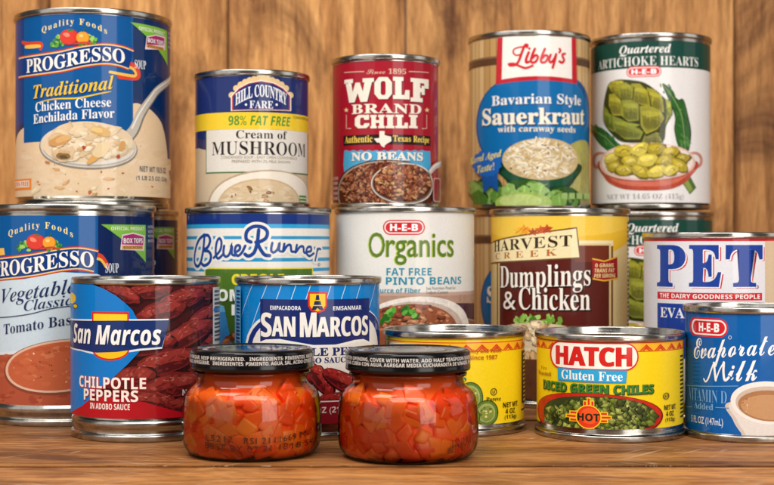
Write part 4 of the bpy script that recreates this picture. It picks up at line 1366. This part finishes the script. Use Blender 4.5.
    for (x, y, w) in ((612, 158, 8), (624, 151, 10), (640, 149, 10), (656, 149, 10), (670, 152, 9), (682, 158, 7), (616, 166, 9), (631, 161, 10), (648, 160, 11), (664, 161, 10), (678, 165, 9),
                      (625, 170, 9), (641, 171, 10), (657, 171, 10), (670, 170, 8)):
        c = r.choice(['c2ae38', 'b3a032', 'd0bf50', 'a8962c'])
        A.chunk(P, x, y, w, w * .62, c, r.uniform(-40, 40), .12, 1.2, .6)
        for j in range(3):
            A.stroke(P, [(x + r.uniform(-w, 0) * .6, y + 2), (x + r.uniform(-1, 2), y - 2), (x + r.uniform(0, w) * .7, y + 1)], .7, r.choice(['ece08c', '7a6c20', 'e0d070']), .5, dz=.002)
    A.T('small_print', 'NET WT 14.65 OZ (415g)', 'sb', 607, 683.5, 197, 7, '8a8888', bold=-.012)
    finish(A, 40.5, 202.5)
    return A


ar = artichokes()
AX = place(652, 868)
dup(ar.thing, (AX[0], AX[1], -1.5), R_(5.5), 'white and green can almost hidden behind the large white milk can')


# ------------------------------------------------------------------ the two jars of diced red pimientos
glass = bpy.data.materials.new('clear_glass')
glass.use_nodes = True
nt = glass.node_tree
nt.nodes.clear()
out = nt.nodes.new('ShaderNodeOutputMaterial')
tr = nt.nodes.new('ShaderNodeBsdfTransparent')
tr.inputs[0].default_value = (.97, .96, .94, 1)
gl = nt.nodes.new('ShaderNodeBsdfGlossy')
gl.inputs['Roughness'].default_value = .03
fr = nt.nodes.new('ShaderNodeFresnel')
fr.inputs[0].default_value = 1.48
mx = nt.nodes.new('ShaderNodeMixShader')
nt.links.new(fr.outputs[0], mx.inputs[0])
nt.links.new(tr.outputs[0], mx.inputs[1])
nt.links.new(gl.outputs[0], mx.inputs[2])
nt.links.new(mx.outputs[0], out.inputs[0])

brine = bpy.data.materials.new('red_brine')
brine.use_nodes = True
nt = brine.node_tree
nt.nodes.clear()
out = nt.nodes.new('ShaderNodeOutputMaterial')
tr = nt.nodes.new('ShaderNodeBsdfTransparent')
tr.inputs[0].default_value = (1.0, .95, .74, 1)
df = nt.nodes.new('ShaderNodeBsdfTranslucent')
df.inputs[0].default_value = (.75, .09, .02, 1)
mx = nt.nodes.new('ShaderNodeMixShader')
mx.inputs[0].default_value = .03
nt.links.new(tr.outputs[0], mx.inputs[1])
nt.links.new(df.outputs[0], mx.inputs[2])
nt.links.new(mx.outputs[0], out.inputs[0])

PIM, nt, p = mat('pimiento_flesh', rough=.35, Subsurface_Weight=.12, Subsurface_Scale=.0012)
p.inputs['Subsurface Radius'].default_value = (1, .6, .35)
at = nt.nodes.new('ShaderNodeAttribute')
at.attribute_name = 'ink'
tc = nt.nodes.new('ShaderNodeTexCoord')
n1, _ = noise(nt, tc.outputs['Object'], (1, 1, 1), 4, .6, .3, 260)
nt.links.new(mix(nt, 'MULTIPLY', 1.0, at.outputs['Color'], ramp(nt, n1, [(.3, (1, .86, .8)), (.6, (1, 1, 1))])), p.inputs['Base Color'])
LIDM, nt, p = mat('black_lid_enamel', (.004, .004, .005, 1), .15, Specular_IOR_Level=.35)
tc = nt.nodes.new('ShaderNodeTexCoord')
n1, _ = noise(nt, tc.outputs['Object'], (1, 1, 1), 4, .6, 0, 300)
nt.links.new(ramp(nt, n1, [(.3, (.10,) * 3), (.7, (.20,) * 3)]), p.inputs['Roughness'])
LIDTOP = make_tin('lid_top_metal', (.30, .32, .35, 1), .16)
CODE, nt, p = mat('code_ink', (.012, .008, .008, 1), .5)

# outer glass profile, mm
JAR = [(0, 1.2), (17, 1.0), (20.5, .0), (23.4, .2), (26.2, 1.8), (27.8, 4.6), (28.4, 8.5), (28.4, 13), (28.2, 18), (27.8, 22), (27.1, 25), (25.7, 27.1), (23.8, 28.5), (22.7, 30.2), (22.6, 32.2), (23.6, 33.0), (23.8, 34), (22.6, 35), (22.6, 39)]


def jar_r(z):
    for (r0, z0), (r1, z1) in zip(JAR[2:], JAR[3:]):
        if z0 <= z <= z1:
            return r0 + (r1 - r0) * (z - z0) / (z1 - z0)
    return JAR[-1][0]


def make_jar(cxp, D, label, seed, code):
    X, Y = place(cxp, D)
    t = thing('pimiento_jar', label, 'jar', (X, Y, 0), 'small jars of diced red peppers')
    v, f = lathe(smooth(JAR, n=5), 96)
    mesh_obj('glass', v, f, glass, t)
    ins = [(r - .45, z + (.5 if z < 4 else 0)) for r, z in JAR[1:-1]]
    ins = [(0, 1.6)] + [(max(r, 0), z) for r, z in ins] + [(0, 33.5)]
    v, f = lathe(smooth(ins, n=4), 80)
    mesh_obj('brine', v, f, brine, t)
    rng = random.Random(seed)
    bm = bmesh.new()
    lay = bm.loops.layers.float_color.new('ink')
    cols = [['ff7420', 'ff661a', 'ff8026', 'fc5a16', 'ff6e1c', 'ff8a2a', 'f84e12'], ['ff681a', 'fd5a16', 'ff7420', 'f85014', 'fe621a', 'ff8026', 'f44612']][seed - 1]

    def dice(rad, ang, z, tang):
        tmp = bmesh.new()
        bmesh.ops.create_cube(tmp, size=1)
        sx, sy, sz = rng.uniform(5.5, 9.5), rng.uniform(3.5, 5.5), rng.uniform(5, 8)
        sk, tw = rng.uniform(-.4, .4), rng.uniform(-.3, .3)
        for q in tmp.verts:
            x, y, w = q.co
            q.co = (x * sx * (1 + tw * w) + sk * w * sz * .8, y * sy, w * sz * (1 - tw * x))
        bmesh.ops.bevel(tmp, geom=tmp.edges[:], offset=1.5, segments=3, affect='EDGES', profile=.55)
        from mathutils import Matrix
        M = Matrix.Rotation(ang, 4, 'Z') @ Matrix.Translation((0, -rad, z)) @ Matrix.Rotation(rng.uniform(-.35, .35), 4, 'X') @ Matrix.Rotation(tang, 4, 'Y') @ Matrix.Rotation(rng.uniform(-.3, .3), 4, 'Z')
        c = lin(rng.choice(cols))
        vm = {}
        for q in tmp.verts:
            co = M @ q.co
            lim = jar_r(min(max(co.z, 1.0), 33)) - .75
            rr = math.hypot(co.x, co.y)
            if rr > lim:
                co.x *= lim / rr
                co.y *= lim / rr
            co.z = max(co.z, 1.2)
            vm[q] = bm.verts.new(co * MM)
        for fc in tmp.faces:
            nf = bm.faces.new([vm[q] for q in fc.verts])
            nf.smooth = True
            for lp in nf.loops:
                lp[lay] = c
        tmp.free()
    for zi, z in enumerate((3.6, 8.0, 12.4, 16.8, 21.2, 25.2)):
        n = 23 if z < 25 else 21
        for k in range(n):
            a = 2 * math.pi * (k + .5 * (zi % 2)) / n + rng.uniform(-.1, .1)
            rad = jar_r(max(2, z)) - .75 - rng.uniform(1.2, 3.0)
            dice(rad, a, z + rng.uniform(-1.6, 1.6), rng.uniform(-1.2, 1.2))
    me = bpy.data.meshes.new('diced_pimientos')
    bm.to_mesh(me)
    bm.free()
    me.materials.append(PIM)
    o = link(bpy.data.objects.new('diced_pimientos', me), t)
    o['kind'] = 'stuff'
    core = [(0, 2.2), (20, 2.2)] + [(jar_r(q) - 3.3, q) for q in (2.6, 4, 6, 9, 12, 15, 18, 21, 24, 26, 28, 30)] + [(19, 34), (0, 34)]
    v, f = lathe(core, 40)
    c = mesh_obj('pepper_core', v, f, CORE, t)
    # lid
    lp = [(23.2, 35.2), (24.4, 34.9), (25.2, 35.4), (25.3, 36.4), (25.15, 37.2), (25.15, 41.8), (24.8, 42.8), (23.9, 43.4), (22.8, 43.5), (22.2, 43.1)]
    v, f = lathe(fillet(lp, .5), 96)
    lid = mesh_obj('lid', v, f, LIDM, t)
    v, f = lathe(fillet([(22.3, 43.15), (21.6, 42.7), (16, 42.7), (15.2, 43.1), (0, 43.1)], .4), 96)
    mesh_obj('lid_panel', v, f, LIDTOP, lid)
    A = Art(X, Y, 25.2, 0)
    u = 2 * math.pi * 25.2 / 4
    rows = ('TO STORE AFTER OPENING, COVER WITH WATER, ADD HALF TEASPOON VINEGAR, KEEP REFRIGERATED.   INGREDIENTS: PIMIENTOS, WATER, SALT, CITRIC ACID.  ',
            'PARA GUARDAR: CUBRA CON AGUA, AGREGAR MEDIA CUCHARADITA DE VINAGRE, REFRIGERAR.   INGREDIENTES: PIMIENTO, AGUA, SAL, ACIDO CITRICO.   PRODUCTO DE ESPANA ')
    for i, s in enumerate(rows):
        vv, ff, isl = text_mesh(s, 'ss', 0.0)
        x0, x1 = min(a for a, b in vv), max(a for a, b in vv)
        y0, y1 = -.05, .72
        sh = (-1.5, 2.2)[seed - 1] + i * .1
        q = [(((a - x0) / (x1 - x0) - .5 + sh * .1) * 2 * math.pi * 25.2 * .98, 37.95 + (1 - i) * 1.85 + (b - y0) / (y1 - y0) * 1.5) for a, b in vv]
        A.add('lid_lettering', q, ff, 'd9d7d2')
    A.build({'lid_lettering': None}, INK, lid)
    # ring of print on the top panel
    bm = bmesh.new()
    lay = bm.loops.layers.float_color.new('ink')
    s = 'REFRIGERATE AFTER OPENING  *  PUSH DOWN CENTER  *  REJECT IF CENTER BUTTON IS UP  *  '
    vv, ff, isl = text_mesh(s, 'ss', .01)
    x1 = max(a for a, b in vv)
    for rr in (18.2,):
        bv = []
        for a, b in vv:
            th = -a / x1 * 2 * math.pi
            q = rr + b * 2.6
            bv.append(bm.verts.new((q * MM * math.cos(th), q * MM * math.sin(th), 42.76 * MM)))
        for fc in ff:
            try:
                nf = bm.faces.new([bv[i] for i in fc])
            except ValueError:
                continue
            for lpp in nf.loops:
                lpp[lay] = lin('e4e4e0')
    me = bpy.data.meshes.new('lid_lettering')
    bm.to_mesh(me)
    bm.free()
    me.materials.append(INK)
    link(bpy.data.objects.new('lid_lettering', me), lid)
    # dot printed date code on the glass
    A = Art(X, Y, 28.3, 0, prof=(1, 33, lambda z: jar_r(z) + .08))
    for (s, x0, x1, mid, h) in code:
        A.T('date_code', s, 'sr', x0, x1, mid, h, '3a140c', spacing=1.15)
    A.build({'date_code': None}, INK, t)
    return t


CORE, nt, p = mat('pepper_pulp', (.96, .11, .010, 1), .4)
make_jar(252, 564, 'red pepper jar with a dark date code printed along its front glass', 1,
         [('L5212', 206, 233, [(206, 437.5), (233, 439.5)], 6.2), ('RSI 2111669', 244, 296, [(244, 441), (270, 440.5), (296, 436)], 6.2), ('MU', 300, 311, [(300, 435), (311, 431)], 6.2),
          ('BEST BY 07 31 18', 205, 288, [(205, 445), (230, 448.5), (258, 449.5), (288, 446)], 6.4), ('18:54', 292, 313, [(292, 446), (313, 440.5)], 6.2)])
make_jar(408, 557, 'red pepper jar whose date code sits at its lower edge beside the yellow can', 2,
         [('L5212 RSI 2111', 452, 476, [(452, 444), (476, 434)], 6.2), ('BEST BY 07 31', 449, 474, [(449, 451), (474, 442)], 6.2)])


# ------------------------------------------------------------------ table and wall of planks
def wood(name, along, pale, mid, dark, rough, seed, scr=False):
    m, nt, p = mat(name, rough=rough)
    tc = nt.nodes.new('ShaderNodeTexCoord')
    oi = nt.nodes.new('ShaderNodeObjectInfo')
    mul = nt.nodes.new('ShaderNodeVectorMath')
    mul.operation = 'MULTIPLY_ADD'
    cmb = nt.nodes.new('ShaderNodeCombineXYZ')
    for i in range(3):
        nt.links.new(oi.outputs['Random'], cmb.inputs[i])
    nt.links.new(cmb.outputs[0], mul.inputs[0])
    mul.inputs[1].default_value = (7, 5, 9)
    nt.links.new(tc.outputs['Object'], mul.inputs[2])
    co = mul.outputs[0]

    def sc(a, l):
        return (l, a, a) if along == 'X' else (a, a, l)
    wl_ = along == 'Z'
    g1, _ = noise(nt, co, sc(20, 2.4) if wl_ else sc(38, 7), 8, .66, 1.1 if wl_ else 1.0)
    g2, _ = noise(nt, co, sc(120, 9) if wl_ else sc(270, 46), 6, .68, .6)
    g3, _ = noise(nt, co, sc(900, 80), 3, .6)
    bl, bmap = noise(nt, co, sc(12, 5), 6, .68, 1.2)
    bmap.inputs['Rotation'].default_value = (0, R_(38), 0) if wl_ else (0, 0, R_(8))
    c = ramp(nt, g1, [(.25, dark), (.41, mid), (.57, pale)])
    lo_, _ = noise(nt, co, sc(9, .9) if wl_ else sc(13, 1.6), 3, .5, 1.0)
    mm_ = nt.nodes.new('ShaderNodeMath')
    mm_.operation = 'MULTIPLY'
    mm_.inputs[1].default_value = 110
    nt.links.new(lo_, mm_.inputs[0])
    sn_ = nt.nodes.new('ShaderNodeMath')
    sn_.operation = 'SINE'
    nt.links.new(mm_.outputs[0], sn_.inputs[0])
    c = mix(nt, 'MULTIPLY', .22, c, ramp(nt, sn_.outputs[0], [(.05, (.50, .38, .28)), (.55, (1, 1, 1))]))
    c = mix(nt, 'MULTIPLY', .7, c, ramp(nt, g2, [(.37, (.40, .32, .25)), (.53, (1, 1, 1))]))
    c = mix(nt, 'MULTIPLY', .7, c, ramp(nt, g3, [(.3, (.55, .46, .38)), (.6, (1, 1, 1))]))
    c = mix(nt, 'MULTIPLY', .95, c, ramp(nt, bl, [(.35, (.34, .27, .22)), (.51, (1, 1, 1))]))
    ta = nt.nodes.new('ShaderNodeAttribute')
    ta.attribute_type = 'OBJECT'
    ta.attribute_name = 'tone'
    tone = ramp(nt, ta.outputs['Fac'], [(0, (.32, .25, .20)), (1, (1.0, 1.0, 1.0))])
    c = mix(nt, 'MULTIPLY', 1.0, c, tone)
    if scr:
        for (rz, s, w) in ((35, 1, .012), (-50, 2, .010), (12, 3, .009)):
            mp = nt.nodes.new('ShaderNodeMapping')
            mp.inputs['Rotation'].default_value = (0, 0, R_(rz))
            mp.inputs['Location'].default_value = (s * 3.1, s, 0)
            nt.links.new(tc.outputs['Object'], mp.inputs[0])
            n, _ = noise(nt, mp.outputs[0], (7, 260, 1), 1, .5, .25)
            k = ramp(nt, n, [(.5 - w, (0, 0, 0)), (.5, (1, 1, 1)), (.5 + w, (0, 0, 0))])
            gate, _ = noise(nt, mp.outputs[0], (26, 26, 1), 2, .5)
            kk = mix(nt, 'MULTIPLY', 1.0, k, ramp(nt, gate, [(.50, (0, 0, 0)), (.60, (.60,) * 3)]))
            bw = nt.nodes.new('ShaderNodeRGBToBW')
            nt.links.new(kk, bw.inputs[0])
            c = mix(nt, 'MIX', bw.outputs[0], c, (.62, .42, .25, 1))
    nt.links.new(c, p.inputs['Base Color'])
    p.inputs['Specular IOR Level'].default_value = .25
    nt.links.new(ramp(nt, g2, [(.3, (rough + .12,) * 3), (.7, (rough - .08,) * 3)]), p.inputs['Roughness'])
    bump(nt, p, g2, .25, .0008)
    return m


def plank(name, x0, x1, y0, y1, z0, z1, m, parent, bev, tone=1.0):
    bm = bmesh.new()
    bmesh.ops.create_cube(bm, size=1)
    for v in bm.verts:
        v.co = ((x0 + x1) / 2 + v.co.x * (x1 - x0), (y0 + y1) / 2 + v.co.y * (y1 - y0), (z0 + z1) / 2 + v.co.z * (z1 - z0))
        v.co *= MM
    bmesh.ops.bevel(bm, geom=bm.edges[:], offset=bev * MM, segments=2, affect='EDGES')
    me = bpy.data.meshes.new(name)
    bm.to_mesh(me)
    bm.free()
    me.materials.append(m)
    o = link(bpy.data.objects.new(name, me), parent)
    o['tone'] = tone
    return o


TABLE = wood('table_wood', 'X', (.68, .315, .098), (.46, .19, .052), (.21, .074, .018), .5, 1, True)
WALL = wood('wall_wood', 'Z', (.82, .44, .155), (.58, .27, .080), (.22, .088, .026), .55, 2)
tb = bpy.data.objects.new('table_top', None)
link(tb)
tb['kind'] = 'structure'
ys = [150, 260, 395, 531, 668, 790, 930, 1098]
for y0, y1, tn in zip(ys, ys[1:], (.9, .95, 1.0, .62, .7, .8, .8)):
    plank('plank', -1000, 1000, y0 + 1.9, y1 - 1.9, -28, 0, TABLE, tb, .45, tn)
SEAM_FILL, nt, p = mat('seam_filler', (.05, .018, .006, 1), .9, Specular_IOR_Level=0.0)  # near-black filler strip added in each plank gap to draw a dark line
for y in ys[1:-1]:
    plank('plank_seam', -1000, 1000, y - 1.85, y + 1.85, -6, -.35, SEAM_FILL, tb, .05)
wl = bpy.data.objects.new('wall', None)
link(wl)
wl['kind'] = 'structure'
xs = [-980, -840, -700, -556, -412, -269, -127, 15, 277, 420, 560, 700, 840, 980]
for x0, x1, tn in zip(xs, xs[1:], (.8, .7, .9, .8, .9, .88, 1.0, .72, .46, .45, .6, .7, .8)):
    plank('plank', x0 + .6, x1 - .6, 1100, 1122, -28, 620, WALL, wl, 1.2, tn)
